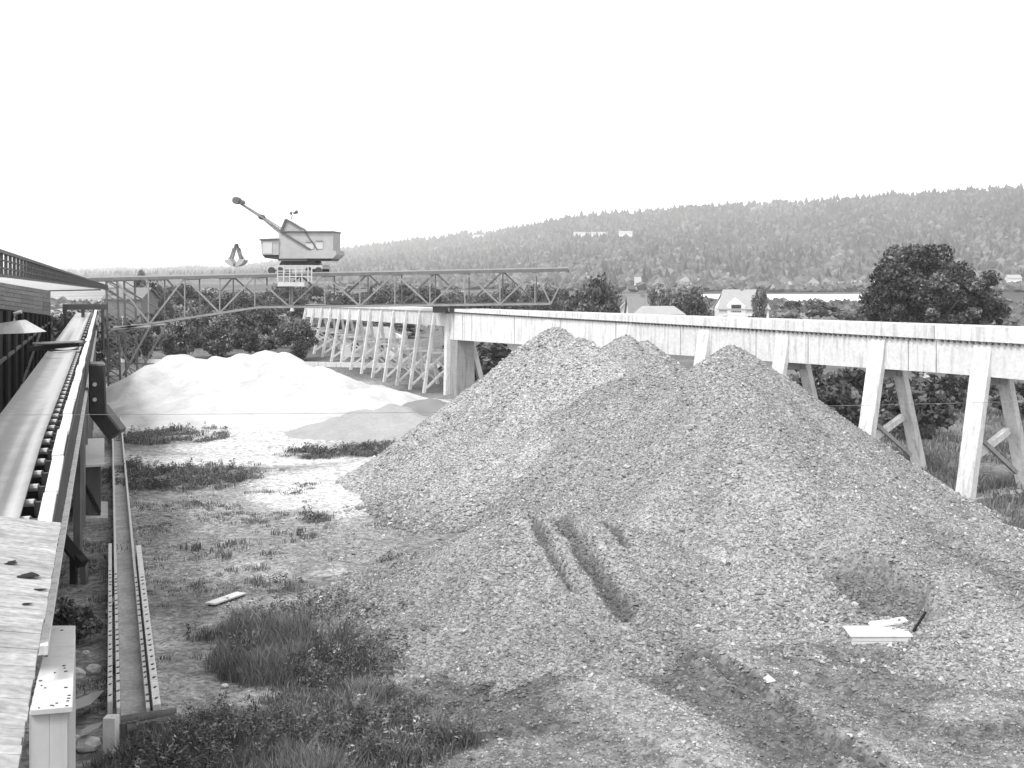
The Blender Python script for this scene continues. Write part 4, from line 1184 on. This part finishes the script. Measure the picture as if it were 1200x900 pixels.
# ------------------------------------------------------------ conveyor gallery at the left (all runs along this bearing)
def fx(D, off=0.0): return -14 - .39 * (D - 32) + off
def fp(D, off, z): return Vector((fx(D, off), D, z))
gal = empty("belt_conveyor", fp(45, 0, 0), "long raised belt conveyor covered in pale sand running away along the left side", "conveyor")
def bzv(D): return 8.0 if D > 30 else 8.0 - 0.35 * ((30 - D) / 9) ** 1.3
def strip(D0, D1, n):
    ds = np.linspace(D0, D1, n); offs = np.linspace(-1.45, 0, 17)
    DD, OO = np.meshgrid(ds, offs, indexing='ij')
    zz = np.array([bzv(d) for d in ds])[:, None] + .10 * (np.abs(OO + .725) / .725) ** 2 - .05
    # a thin layer of sand lies in streaks along the belt
    st = .6 * vnoise(OO * 1.0, DD * .008, .2, 511) + .3 * vnoise(OO, DD * .02, .45, 512) + .1 * vnoise(OO, DD, .3, 513)
    tone = .16 + .22 * sstep(.25, .75, st)
    Xx = -14 - .39 * (DD - 32) + OO
    off = np.array(wloc(gal))
    top = np.stack([Xx.ravel(), DD.ravel(), zz.ravel()], 1) - off; bot = top - np.array([0, 0, .05])
    idx = np.arange(n * 17).reshape(n, 17)
    f1 = np.stack([idx[:-1, :-1], idx[:-1, 1:], idx[1:, 1:], idx[1:, :-1]], -1).reshape(-1, 4)
    f2 = f1[:, ::-1] + n * 17
    return link("belt", mesh_from("belt", np.concatenate([top, bot]), np.concatenate([f1, f2]), M['beltsand'], np.tile(tone.ravel(), 2), True), gal)
strip(18.5, 61.5, 110)
strip(63.5, 122, 70)
def gb_(name, D0, o0, z0, D1, o1, z1, w, h, mtl, parent=gal, **k): return MB().beam(fp(D0, o0, z0), fp(D1, o1, z1), w, h).build(name, mtl, parent, **k)
D = 19.0
while D < 120:
    st = 1.3 if D < 66 else 4.0
    idl = MB().tube([fp(D, -1.3, bzv(D) - .18), fp(D, .17, bzv(D) - .10)], .075, 8).build("idler", M['steel_ll'], gal)
    if D < 66:
        MB().box(tuple(fp(D, .18, bzv(D) - .34) - Vector((0, .06, 0))), tuple(fp(D, .30, bzv(D) - .08) + Vector((0, .06, 0)))).build("bracket", M['steel_d'], idl)
    D += st
D = 18.8; k = 0
while D < 121:
    L = 3.2 if D < 66 else 9
    dz = .03 * ((k * 7) % 3 - 1)
    gb_("rail_plank", D, .50 + .02 * (k % 2), bzv(D) + .30 + dz, min(D + L - .04, 121), .50 + .02 * (k % 2), bzv(D + L) + .30 + dz, .22, .09, M['wood_w'], bevel=.01)
    gb_("inner_sill", D, .34, bzv(D) - .55, min(D + L - .04, 121), .34, bzv(D + L) - .55, .30, .12, M['steel_d'])
    gb_("bottom_rail", D, .52, 6.12, min(D + L - .04, 121), .52, 6.12, .16, .14, M['wood_w'])
    D += L; k += 1
m = MB(); D = 18.9; k = 0
while D < 118:
    wv = .30
    jj = ((k * 37) % 11) / 11
    m.box8([fp(D, .40, 6.2 - .06 * jj), fp(D, .47 + .015 * jj, 6.2 - .06 * jj), fp(D + wv - .03, .47 + .015 * jj, 6.2 - .06 * jj), fp(D + wv - .03, .40, 6.2 - .06 * jj),
            fp(D, .40, bzv(D) + .24), fp(D, .47 + .015 * jj, bzv(D) + .24), fp(D + wv - .03, .47 + .015 * jj, bzv(D) + .24), fp(D + wv - .03, .40, bzv(D) + .24)])
    D += wv; k += 1
m.build("side_boarding", M['wood_m'], gal, kind='stuff')
gb_("floor", 19, -.6, 6.1, 121, -.6, 6.1, 2.0, .15, M['wood_d'])
D = 50.0; k = 0
while D < 120:
    for off in (.35, -1.5):
        MB().beam(fp(D, off, -.2), fp(D, off, 6.05), .28, .28).build("post", M['wood_m'], gal)
    MB().beam(fp(D, .35, 4.6), fp(D, -1.5, 1.2), .16, .16).build("brace", M['wood_m'], gal)
    if D < 60: MB().beam(fp(D, .35, 3.4), fp(D + 6, .35, 5.9), .18, .18).build("brace", M['wood_m'], gal)
    D += 7.0; k += 1
# transfer hood over the belt and motor housing
hd = MB()
hd.beam(fp(62.3, -2.3, 8.1), fp(62.3, .3, 8.35), .8, .25).beam(fp(62.0, -1.7, 8.35), fp(62.0, .2, 8.45), 1.6, .06)
hd.build("transfer_hood", M['steel_d'], gal)
gb_("hood_edge", 61.4, -2.2, 8.42, 61.4, .3, 8.52, .12, .1, M['steel_l'])
mo = MB()
mo.box8([fp(59.6, .65, 5.0), fp(59.6, 1.55, 5.0), fp(61.4, 1.55, 5.0), fp(61.4, .65, 5.0), fp(59.6, .65, 7.5), fp(59.6, 1.45, 7.5), fp(61.4, 1.45, 7.5), fp(61.4, .65, 7.5)])
mo.beam(fp(60.5, 1.1, 5.2), fp(60.5, 2.1, 3.9), .9, .8)
mh = mo.build("motor_housing", M['steel_d'], gal, bevel=.08)
for z in (5.75, 6.5): MB().tube([fp(59.62, .95, z), fp(59.5, .95, z)], .10, 10).build("bolt", M['steel_ll'], mh)
# gangway clutter at the far head of the conveyor
hh = MB(); hh.box8([fp(112, -2.2, 5.5), fp(112, 1.0, 5.5), fp(121, 1.0, 5.5), fp(121, -2.2, 5.5), fp(112, -2.2, 7.7), fp(112, 1.0, 7.7), fp(121, 1.0, 7.7), fp(121, -2.2, 7.7)])
hhc = MB()
for o in (-2.2, -.6, 1.2):
    hhc.beam(fp(110, o, 5), fp(110, o, 9.0), .22, .22)
hhc.beam(fp(110, -2.4, 8.9), fp(110, 1.6, 8.9), .3, .5)
hhc.build("head_frame", M['steel_d'], gal)

# loading hopper pier beneath the conveyor
hp = empty("hopper_pier", fp(62, 1.0, 0), "narrow dark timber hopper with a flat white lid standing under the conveyor", "hopper")
MB().box8([fp(59, .2, 0.15), fp(59, 1.25, 0.15), fp(62, 1.25, 0.15), fp(62, .2, 0.15), fp(59, .2, 2.6), fp(59, 1.25, 2.6), fp(62, 1.25, 2.6), fp(62, .2, 2.6)]).build("body", M['wood_m'], hp)
MB().beam(fp(58.4, .72, 2.66), fp(66, .72, 2.9), 1.3, .1).build("lid", M['paint_white'], hp)
MB().beam(fp(58.95, .3, 2.0), fp(58.95, 1.2, .3), .16, .12).build("brace", M['wood_d'], hp)
MB().box8([fp(58.4, -.1, -.1), fp(58.4, 1.6, -.1), fp(62.6, 1.6, -.1), fp(62.6, -.1, -.1), fp(58.4, -.1, .15), fp(58.4, 1.6, .15), fp(62.6, 1.6, .15), fp(62.6, -.1, .15)]).build("base", M['conc'], hp)

# ------------------------------------------------------------ dark open shed left of the belt
sd = empty("timber_shed", fp(38, -6, 0), "long dark shed with weathered horizontal fascia boards beside the belt", "shed")
wo = -3.65
def sz(D): return 11.53 - .0225 * (D - 59)
def fh(D): return 1.3 + .0185 * (D - 59)   # height of the boarded fascia
def quadbox(D0, D1, o0, o1, lo, hi):
    return MB().box8([fp(D0, o0, lo(D0)), fp(D0, o1, lo(D0)), fp(D1, o1, lo(D1)), fp(D1, o0, lo(D1)), fp(D0, o0, hi(D0)), fp(D0, o1, hi(D0)), fp(D1, o1, hi(D1)), fp(D1, o0, hi(D1))])
D = 20.0
while D < 109:
    d1 = min(D + 1.5, 110)
    quadbox(D, d1 - .04, wo - .12, wo + .02 * (int(D * 2) % 3) / 2, lambda q: 0, lambda q: sz(q) - fh(q) - .02).build("wall_board", M['wood_d'], sd); D += 1.5  # closed black boards stand in for the shade of the open interior
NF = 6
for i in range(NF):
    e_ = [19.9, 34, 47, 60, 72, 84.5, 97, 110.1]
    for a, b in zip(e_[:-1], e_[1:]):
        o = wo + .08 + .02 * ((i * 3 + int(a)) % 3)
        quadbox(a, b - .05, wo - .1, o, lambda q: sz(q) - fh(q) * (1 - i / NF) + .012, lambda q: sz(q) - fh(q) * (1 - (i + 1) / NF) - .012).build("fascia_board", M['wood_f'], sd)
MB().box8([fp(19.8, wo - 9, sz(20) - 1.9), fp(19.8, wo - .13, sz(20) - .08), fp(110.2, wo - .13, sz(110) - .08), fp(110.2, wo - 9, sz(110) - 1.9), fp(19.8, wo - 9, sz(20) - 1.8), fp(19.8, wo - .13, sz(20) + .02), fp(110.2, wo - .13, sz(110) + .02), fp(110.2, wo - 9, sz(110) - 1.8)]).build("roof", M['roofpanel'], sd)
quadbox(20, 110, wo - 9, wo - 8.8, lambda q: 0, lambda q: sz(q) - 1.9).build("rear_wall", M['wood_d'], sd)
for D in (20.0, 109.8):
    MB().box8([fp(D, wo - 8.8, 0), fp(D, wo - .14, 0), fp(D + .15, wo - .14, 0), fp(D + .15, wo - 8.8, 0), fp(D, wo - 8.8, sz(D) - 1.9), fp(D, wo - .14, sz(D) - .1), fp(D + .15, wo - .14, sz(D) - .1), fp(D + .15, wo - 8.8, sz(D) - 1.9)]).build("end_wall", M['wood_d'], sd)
D = 24.0
while D < 108:
    MB().beam(fp(D, wo + .12, 0), fp(D, wo + .12, sz(D) - fh(D) - .05), .2, .2).build("stud", M['wood_d'], sd); D += 5.2
MB().beam(fp(22, wo + .14, 7.9), fp(108, wo + .14, 7.6), .14, .14).build("rail", M['wood_m'], sd)
MB().beam(fp(60, wo + .2, 4.2), fp(92, wo + .3, 7.9), .12, .12).build("diagonal_rail", M['wood_m'], sd)

hoodp = empty("ventilator_hood", fp(52, wo + .3, 9.6), "white sheet-metal hood with a stubby pipe jutting from the dark shed wall", "hood")
def hq(px, py, D=55): return at(px, py, D)
hm = MB(); a0, a1, b0, b1 = hq(110, 396), hq(142.5, 395), hq(113, 388), hq(133, 384.5)
hm.box8([a0, a1, a1 + Vector((.3, 1.6, 0)), a0 + Vector((.3, 1.6, 0)), b0, b1 + Vector((.1, .4, 0)), b1 + Vector((.1, 1.0, 0)), b0 + Vector((.1, 1.0, 0))])
hm.build("hood", M['paint_white'], hoodp)
MB().tube([hq(128, 386) + Vector((0, .7, 0)), hq(128, 379) + Vector((0, .7, 0)), hq(134, 377.5) + Vector((0, .7, 0))], .08, 8).build("pipe", M['steel_l'], hoodp)

# ------------------------------------------------------------ overhead lattice gangway
gw = empty("lattice_girder", fp(60, 1.5, 11), "overhead dark lattice girder sloping away above the shed towards the crane mast", "girder")
def wx_(D): return -9.56 - .37 * (D - 20)
def wz(D): return 11.96 - .0165 * (D - 20)
def wp(D, side, z): return Vector((wx_(D) - side, D, wz(D) + z))
for side in (0,):
    for z, t_ in (((0, .045), (.13, .025), (.26, .025), (.40, .06)) if side == 0 else ((0, .04), (.40, .04))):
        beam("chord", wp(8, side, z), wp(117, side, z), t_, t_, M['steel_d'], gw)
    m = MB(); D = 8.2
    while D < 116:
        m.beam(wp(D, side, 0), wp(D, side, .40), .045, .04); D += (.75 if side == 0 else 3.0)
    m.build("uprights", M['steel_d'], gw, kind='stuff')
for D in (14, 112):
    MB().beam(Vector((fx(D, wo - .3), D, sz(D))), wp(D, .6, 0), .12, .12).build("support", M['steel_d'], gw)

# ------------------------------------------------------------ pale plank roof near the camera
nr_ = empty("plank_roof_building", (-9, 10, 0), "low building at the near left corner with a pale sloping roof of cross-laid boards", "building")
dirv = Vector((-.35 * .5 - .39 * .5, 1, 0)); ea0 = Vector((-6.2, 14.5, 9.0)); ea1 = Vector((-6.2 + .39 * 9.6, 14.5 - 9.6, 9.0))
ed = (ea1 - ea0).normalized(); perp = Vector((-.932, -.363, .19))
L = (ea1 - ea0).length
k = 0; s = 0.0; rr = random.Random(4)
while s < L:
    w = .15
    a = ea0 + ed * s; b = ea0 + ed * (s + w - .002)
    lift = Vector((0, 0, rr.uniform(0, .006)))
    ext = -perp * rr.uniform(0, .012)
    j = 5.5 + rr.uniform(-.4, .4)
    MB().box8([a + ext - Vector((0, 0, .03)), b + ext - Vector((0, 0, .03)), b + perp * j - Vector((0, 0, .03)), a + perp * j - Vector((0, 0, .03)),
               a + ext + lift, b + ext + lift, b + perp * j + lift, a + perp * j + lift][::1]).build("board", M['wood_l'], nr_)
    s += w; k += 1
for hh_, q in ((.3, .0), (1.9, .0)):
    pass
wi = ea0 + perp * .75; wi2 = ea1 + perp * .75
MB().box8([Vector((wi.x, wi.y - .1, 0)), Vector((wi2.x, wi2.y, 0)), Vector((wi2.x - 5, wi2.y - 1.9, 0)), Vector((wi.x - 5, wi.y - 2.0, 0)),
           Vector((wi.x, wi.y - .1, 8.95)), Vector((wi2.x, wi2.y, 8.95)), Vector((wi2.x - 5, wi2.y - 1.9, 9.0)), Vector((wi.x - 5, wi.y - 2.0, 9.0))]).build("wall", M['wood_m'], nr_)
m = MB(); s = .15
while s < L:
    p0 = ea0 + ed * s + perp * .70
    m.beam(Vector((p0.x, p0.y, 0)), Vector((p0.x, p0.y, 8.95)), .03, .03); s += .17
m.build("cover_strips", M['wood_m'], nr_, kind='stuff')
for s in (1.2, 1.9, 2.2, 2.6):
    q = ea0 + ed * (s + .5) + perp * (.3 + .25 * s % 1.1) + Vector((0, 0, .012))
for (px, py, r0, lab) in ((131, 586, .10, "dark flat lump of debris on the pale board roof, uppermost"), (142, 597, .15, "longest dark scrap of debris on the pale board roof"), (156, 608, .07, "small dark scrap near the edge of the pale board roof"), (144, 620, .05, "lowest small dark scrap on the pale board roof")):
    # a point on the roof plane under this pixel
    n = ed.cross(perp).normalized(); d = Vector(((px - 600) / F, 1, -(py - 345) / F)); o_ = Vector((0, 0, CAM_H))
    t_ = (ea0 - o_).dot(n) / d.dot(n); q = o_ + d * t_
    m = MB(); rr2 = random.Random(px)
    pts = [q + Vector((math.cos(a) * r0 * (.3 + 1.3 * rr2.random()), math.sin(a) * r0 * (.25 + 1.0 * rr2.random()), .012)) for a in [i * .785 for i in range(8)]]
    top = [q + (p_ - q) * .6 + Vector((0, 0, .006)) for p_ in pts]
    m.add(pts + top + [q + Vector((0, 0, .02))], [(i, (i + 1) % 8, 8 + (i + 1) % 8, 8 + i) for i in range(8)] + [(8 + i, 8 + (i + 1) % 8, 16) for i in range(8)])
    o = m.build("roof_debris", M['wood_d'], loc=tuple(q)); props(o, lab, "debris", "dark scraps lying on the pale roof")

# white tall box beside it
bxe = empty("white_chute", Vector((-7.7, 19.8, 0)), "tall narrow white boarded box with a flat speckled lid next to the pale roof", "chute")
zt_ = 5.5
A, B_, C_, D_ = gp(147, 712, zt_), gp(182, 709, zt_), gp(184.5, 641, zt_), gp(163, 641, zt_)
def dn(p, z): return Vector((p.x, p.y, z))
cA = (A + B_ + C_ + D_) / 4
m = MB(); m.box8([A, B_, C_, D_, *(p + Vector((0, 0, .09)) for p in (A, B_, C_, D_))]); m.build("lid", M['paint_white'], bxe, bevel=.01)
ins = [p + (cA - p).normalized() * .09 for p in (A, B_, C_, D_)]
ins[1] = ins[1] + Vector((-.06, 0, 0)); ins[2] = ins[2] + Vector((-.02, 0, 0))
for (i, j) in ((0, 1), (1, 2), (2, 3), (3, 0)):
    p0, p1 = ins[i], ins[j]; Lw = (p1 - p0).length; kk = max(2, int(Lw / .2))
    for q in range(kk):
        a = p0 + (p1 - p0) * (q / kk + .004); b = p0 + (p1 - p0) * ((q + 1) / kk - .004)
        nrm = (p1 - p0).cross(Vector((0, 0, 1))).normalized() * (.03 + .006 * (q % 2))
        MB().box8([dn(a, -.1), dn(a + nrm, -.1), dn(b + nrm, -.1), dn(b, -.1), dn(a, zt_ - .003), dn(a + nrm, zt_ - .003), dn(b + nrm, zt_ - .003), dn(b, zt_ - .003)][::1]).build("board", M['paint_white'], bxe)
rr = random.Random(9)
m = MB()
for i in range(18):
    u, v = rr.random(), rr.random()
    p0 = A + (B_ - A) * u; p1 = D_ + (C_ - D_) * u; q = p0 + (p1 - p0) * v + Vector((0, 0, .093)); e = .008 + .010 * rr.random()
    m.box((q.x - e * 1.5, q.y - e, q.z), (q.x + e * 1.5, q.y + e, q.z + .012))
o = m.build("grit", M['steel_m'], bxe, kind='stuff')

# broken timber strut standing below the near roof
o = MB(); p0 = gp(175, 566, 2.0); 
st = empty("broken_strut", gp(186, 596), "dark forked timber prop leaning out from beneath the pale roof", "timber prop")
pA = at(170, 560, 46); pB = at(185, 580, 46.5); pC = at(188, 592, 46.5)
MB().beam(pA, pB, .42, .36).build("beam", M['wood_d'], st)
MB().beam(pB + Vector((-.05, 0, .1)), at(191, 586, 46.3), .36, .32).build("beam", M['wood_d'], st)
MB().beam(at(183, 579, 46.6), Vector((at(183, 586, 46.6).x, 46.6, 0)), .22, .22).build("post", M['wood_d'], st)
MB().beam(at(191, 584, 46.6), Vector((at(192, 590, 46.6).x, 46.6, 0)), .22, .22).build("post", M['wood_m'], st)

# ------------------------------------------------------------ ground-level conveyor trough
tk = empty("ground_conveyor", gp(232, 640), "long ground-level timber conveyor trough with studded side boards running towards the crane mast", "conveyor")
def lx(py, pxs_):   # x position from two-point table of (px at 710, px at 450)
    return pxs_[0] + (pxs_[1] - pxs_[0]) * (1 / gd(py) - 1 / gd(710)) / (1 / gd(450) - 1 / gd(710))
Ds = [gd(722)] + [gd(700)] + list(np.arange(37, 112, 4.5)) + [112]
def lineX(D, a, b):   # straight world line through the two pixels
    pa, pb = gp(a, 710), gp(b, 450); t = (D - pa.y) / (pb.y - pa.y); return pa.x + (pb.x - pa.x) * t
for (a, b, zz, hh_, ww, mt_) in ((213, 213.2, .35, .7, .13, 'paint_white'), (219.8, 214.6, .32, .45, .10, 'paint_white'), (243.5, 220, .32, .45, .10, 'paint_white'), (250.5, 222, .35, .55, .2, 'wood_w')):
    for d0, d1 in zip(Ds[:-1], Ds[1:]):
        if a in (213, 250.5) and d0 > 50: continue
        MB().beam((lineX(d0, a, b), d0, zz), (lineX(d1 - .04, a, b), d1 - .04, zz), ww, hh_).build("side_board", M[mt_], tk, bevel=.01)
m = MB()
for d0, d1 in zip(Ds[:-1], Ds[1:]):
    m.add([(lineX(d0, 222, 215), d0, .17), (lineX(d0, 243, 220), d0, .17), (lineX(d1, 243, 220), d1, .17), (lineX(d1, 222, 215), d1, .17)], [(0, 1, 2, 3)])
for v in m.v[:]: pass
m.build("bed", M['bedsand'], tk)
m = MB(); D = 32.5
for a, b, zt2 in ((213, 213.2, .70), (219.8, 214.6, .55), (243.5, 220, .55), (250.5, 222, .63)):
    D = 32.3
    while D < 46:
        x = lineX(D, a, b); m.box((x - .02, D - .05, zt2 - .004), (x + .03 + .02 * rr.random(), D + .05, zt2 + .02)); D += .4 + .5 * rr.random()
m.build("studs", M['steel_d'], tk, kind='stuff')
MB().beam(gp(214, 742), gp(214, 742) + Vector((0, 0, .9)), .3, .3).build("end_post", M['wood_w'], tk)
m0 = gp(222, 738)
for i in range(7):
    x = m0.x + i * .155
    MB().box((x, m0.y - .04, -.05), (x + .14, m0.y + .04, .62 + .03 * (i % 3))).build("end_board", M['wood_m'], tk)
for i, (a, b, r) in enumerate((((222, 716), (268, 709.5), .13), ((227, 723), (271, 714), .12))):
    pa = gp(a[0], a[1], .62 - .12 * i); pb = gp(b[0], b[1], .62 - .12 * i)
    props(MB().tube([pa, (pa + pb) / 2 + Vector((0, 0, .01)), pb], r, 12).build("log_roller", M['log'], loc=tuple(pa)),
          ("upper" if i == 0 else "lower") + " of two dark round poles lying across the near end of the ground conveyor", "pole", "two poles at the conveyor end")

def surf_z(x, y):
    X_ = np.array([x]); Y_ = np.array([y]); z = ground_z(X_, Y_)[0]
    for q in NEAR: z = max(z, full(q, X_, Y_)[0][0])
    return float(z)
def hit(px, py):
    D = 20.0
    while D < 110:
        p = at(px, py, D)
        if p.z <= surf_z(p.x, p.y): return Vector((p.x, p.y, surf_z(p.x, p.y)))
        D += .1
    return gp(px, py)
# loose things in the yard --------------------------------------------
def slab(name, pts, z, th, mtl, label, cat, tilt=0.0, group=None):
    P = [gp(x, y, z) for x, y in pts]
    c = sum(P, Vector()) / len(P); c.z = 0
    for i, p in enumerate(P): p.z += tilt * (1 if i < len(P) / 2 else 0)
    n = len(P); m = MB()
    m.v = P + [p + Vector((0, 0, th)) for p in P]
    m.f = [tuple(reversed(range(n))), tuple(range(n, 2 * n))] + [(i, (i + 1) % n, n + (i + 1) % n, n + i) for i in range(n)]
    return props(m.build(name, mtl, loc=tuple(c)), label, cat, group)
slab("plank", [(292, 619), (300, 620), (326, 611), (318, 610)], .06, .05, M['paint_white'], "short broad white plank lying flat left of the dark weeds", "plank")
slab("stick", [(382, 624), (384, 625), (389, 614), (387, 613)], .3, .05, M['paint_white'], "thin white stick standing out of the weeds", "stick", tilt=-.1)
slab("plank", [(209, 627), (211, 628), (219, 613), (217, 612)], .1, .04, M['wood_w'], "thin pale lath lying left of the ground conveyor", "plank")
slab("metal_sheet", [(184, 710), (197, 706), (209, 694), (198, 694), (185, 699)], .35, .03, M['steel_l'], "bent pale metal sheet beside the ground conveyor, upper one", "metal sheet", tilt=.1)
slab("metal_sheet", [(188, 733), (203, 726), (207, 721), (197, 720), (190, 724)], .35, .03, M['steel_l'], "small bent metal sheet near the corner post, lower one", "metal sheet", tilt=.1)

hb = hit(852, 652)
sc_ = hb.y / F
bx_ = empty("white_crate", hb, "white wooden box lying in the gravel below the dug-out scar", "box")
def wbox(nm, x0, x1, y0, y1, z0, z1, mt2, rot=0.0):
    m = MB().box((x0, y0, z0), (x1, y1, z1)); Rm = Matrix.Rotation(rot, 4, 'Z')
    m.v = [hb + Rm @ v for v in m.v]; return m.build(nm, M[mt2], bx_, bevel=.008)
for q in range(2): wbox("side_board", -.92, .92, -.03, .0, -.1 + .15 * q, .04 + .15 * q, 'paint_white')
wbox("end_board", -.92, -.89, .003, 1.0, -.1, .19, 'wood_w'); wbox("end_board", .89, .92, .003, 1.0, -.1, .19, 'wood_w'); wbox("side_board", -.92, .92, 1.0, 1.03, -.1, .19, 'wood_w')
for q in range(6): wbox("lid_board", -.98, .98, -.06 + .19 * q, .12 + .19 * q, .196, .23, 'paint_white')
h2 = hb + Vector((.35, 1.15, .12))
props(MB().beam(h2 + Vector((-.45, 0, .1)), h2 + Vector((.75, .1, .25)), .5, .06).build("board", M['paint_white'], loc=tuple(h2)), "short white board propped behind the white box", "board")
h3 = hit(883, 642)
props(MB().beam(h3 + Vector((-.2, -.1, .0)), h3 + Vector((.3, .3, .5)), .06, .06).build("branch", M['wood_d'], loc=tuple(h3)), "short dark stick right of the white box", "stick")

def boulder(px, py, r, label, seed, mtl='conc'):
    c = gp(px, py); rr = np.random.default_rng(seed)
    nu, nv = 9, 6; V = []; Fc = []
    for j in range(nv + 1):
        for i in range(nu):
            th = np.pi * j / nv; ph = 2 * np.pi * i / nu
            k = 0.8 + 0.35 * rr.random() if 0 < j < nv else 1
            V.append(Vector((math.sin(th) * math.cos(ph) * r * k * 1.2, math.sin(th) * math.sin(ph) * r * k, math.cos(th) * r * .75)) + c + Vector((0, 0, r * .4)))
    for j in range(nv):
        for i in range(nu):
            Fc.append((j * nu + i, (j + 1) * nu + i, (j + 1) * nu + (i + 1) % nu, j * nu + (i + 1) % nu))
    props(MB().add(V, Fc).build("boulder", M[mtl], loc=tuple(c)), label, "stone", "stones around the conveyor end")
for i, (px, py, r, lab) in enumerate([(246, 748, .20, "largest rounded stone in front of the conveyor end boards"), (219, 746, .17, "pale stone at the foot of the white corner post"), (254, 741, .15, "round stone right of the end boards"),
        (219, 753, .13, "small stone lowest in front of the corner post"), (194, 739, .28, "grey stone below the lower bent metal sheet"), (199, 676, .22, "squarish stone left of the conveyor near the white lid"),
        (184, 680, .25, "grey block close to the side of the white lid"), (242, 728, .14, "upright pale stone right of the end boards, left one"), (255, 727, .15, "upright pale stone right of the end boards, right one"),
        (308, 688, .09, "small white stone at the left edge of the dark weeds"), (193, 661, .12, "small pale stone beneath the dark leafy bush"), (183, 735, .2, "flat pale stone near the foot of the white box")]):
    boulder(px, py, r, lab, 500 + i)

# thin wire across the yard with its two poles outside the view
wr = empty("overhead_wire", Vector((-14, 42, 8)), "thin wire strung across the yard in front of the trestle", "wire")
pts = []
for i in range(25):
    u = i / 24; x = -17.7 + u * (31.2 + 17.7); D_w = 31 + u * 11
    pts.append(Vector((x, D_w, 8.35 + (4 * (u - .5) ** 2 - 1) * .25 - .28 * u)))
MB().tube(pts, .006, 5).build("strand", M['steel_b'], wr)
MB().tube([Vector((31.2, 42, -.3)), Vector((31.2, 42, 8.4))], .14, 8).build("pole", M['wood_m'], wr)

# ------------------------------------------------------------ haze
hz = MB().box((-11500, -300, -8), (11500, 9800, 700)).build("haze", M['wall'])
hz.data.materials.clear()
hmtl = bpy.data.materials.new("haze_air"); hmtl.use_nodes = True
n = hmtl.node_tree.nodes; n.remove(n["Principled BSDF"])
pv = n.new("ShaderNodeVolumePrincipled"); pv.inputs["Color"].default_value = (1, 1, 1, 1)
pv.inputs["Density"].default_value = 0.00014; pv.inputs["Anisotropy"].default_value = 0.0
hmtl.node_tree.links.new(pv.outputs[0], n["Material Output"].inputs["Volume"])
hz.data.materials.append(hmtl); hz['kind'] = 'stuff'
hz.display_type = 'WIRE'
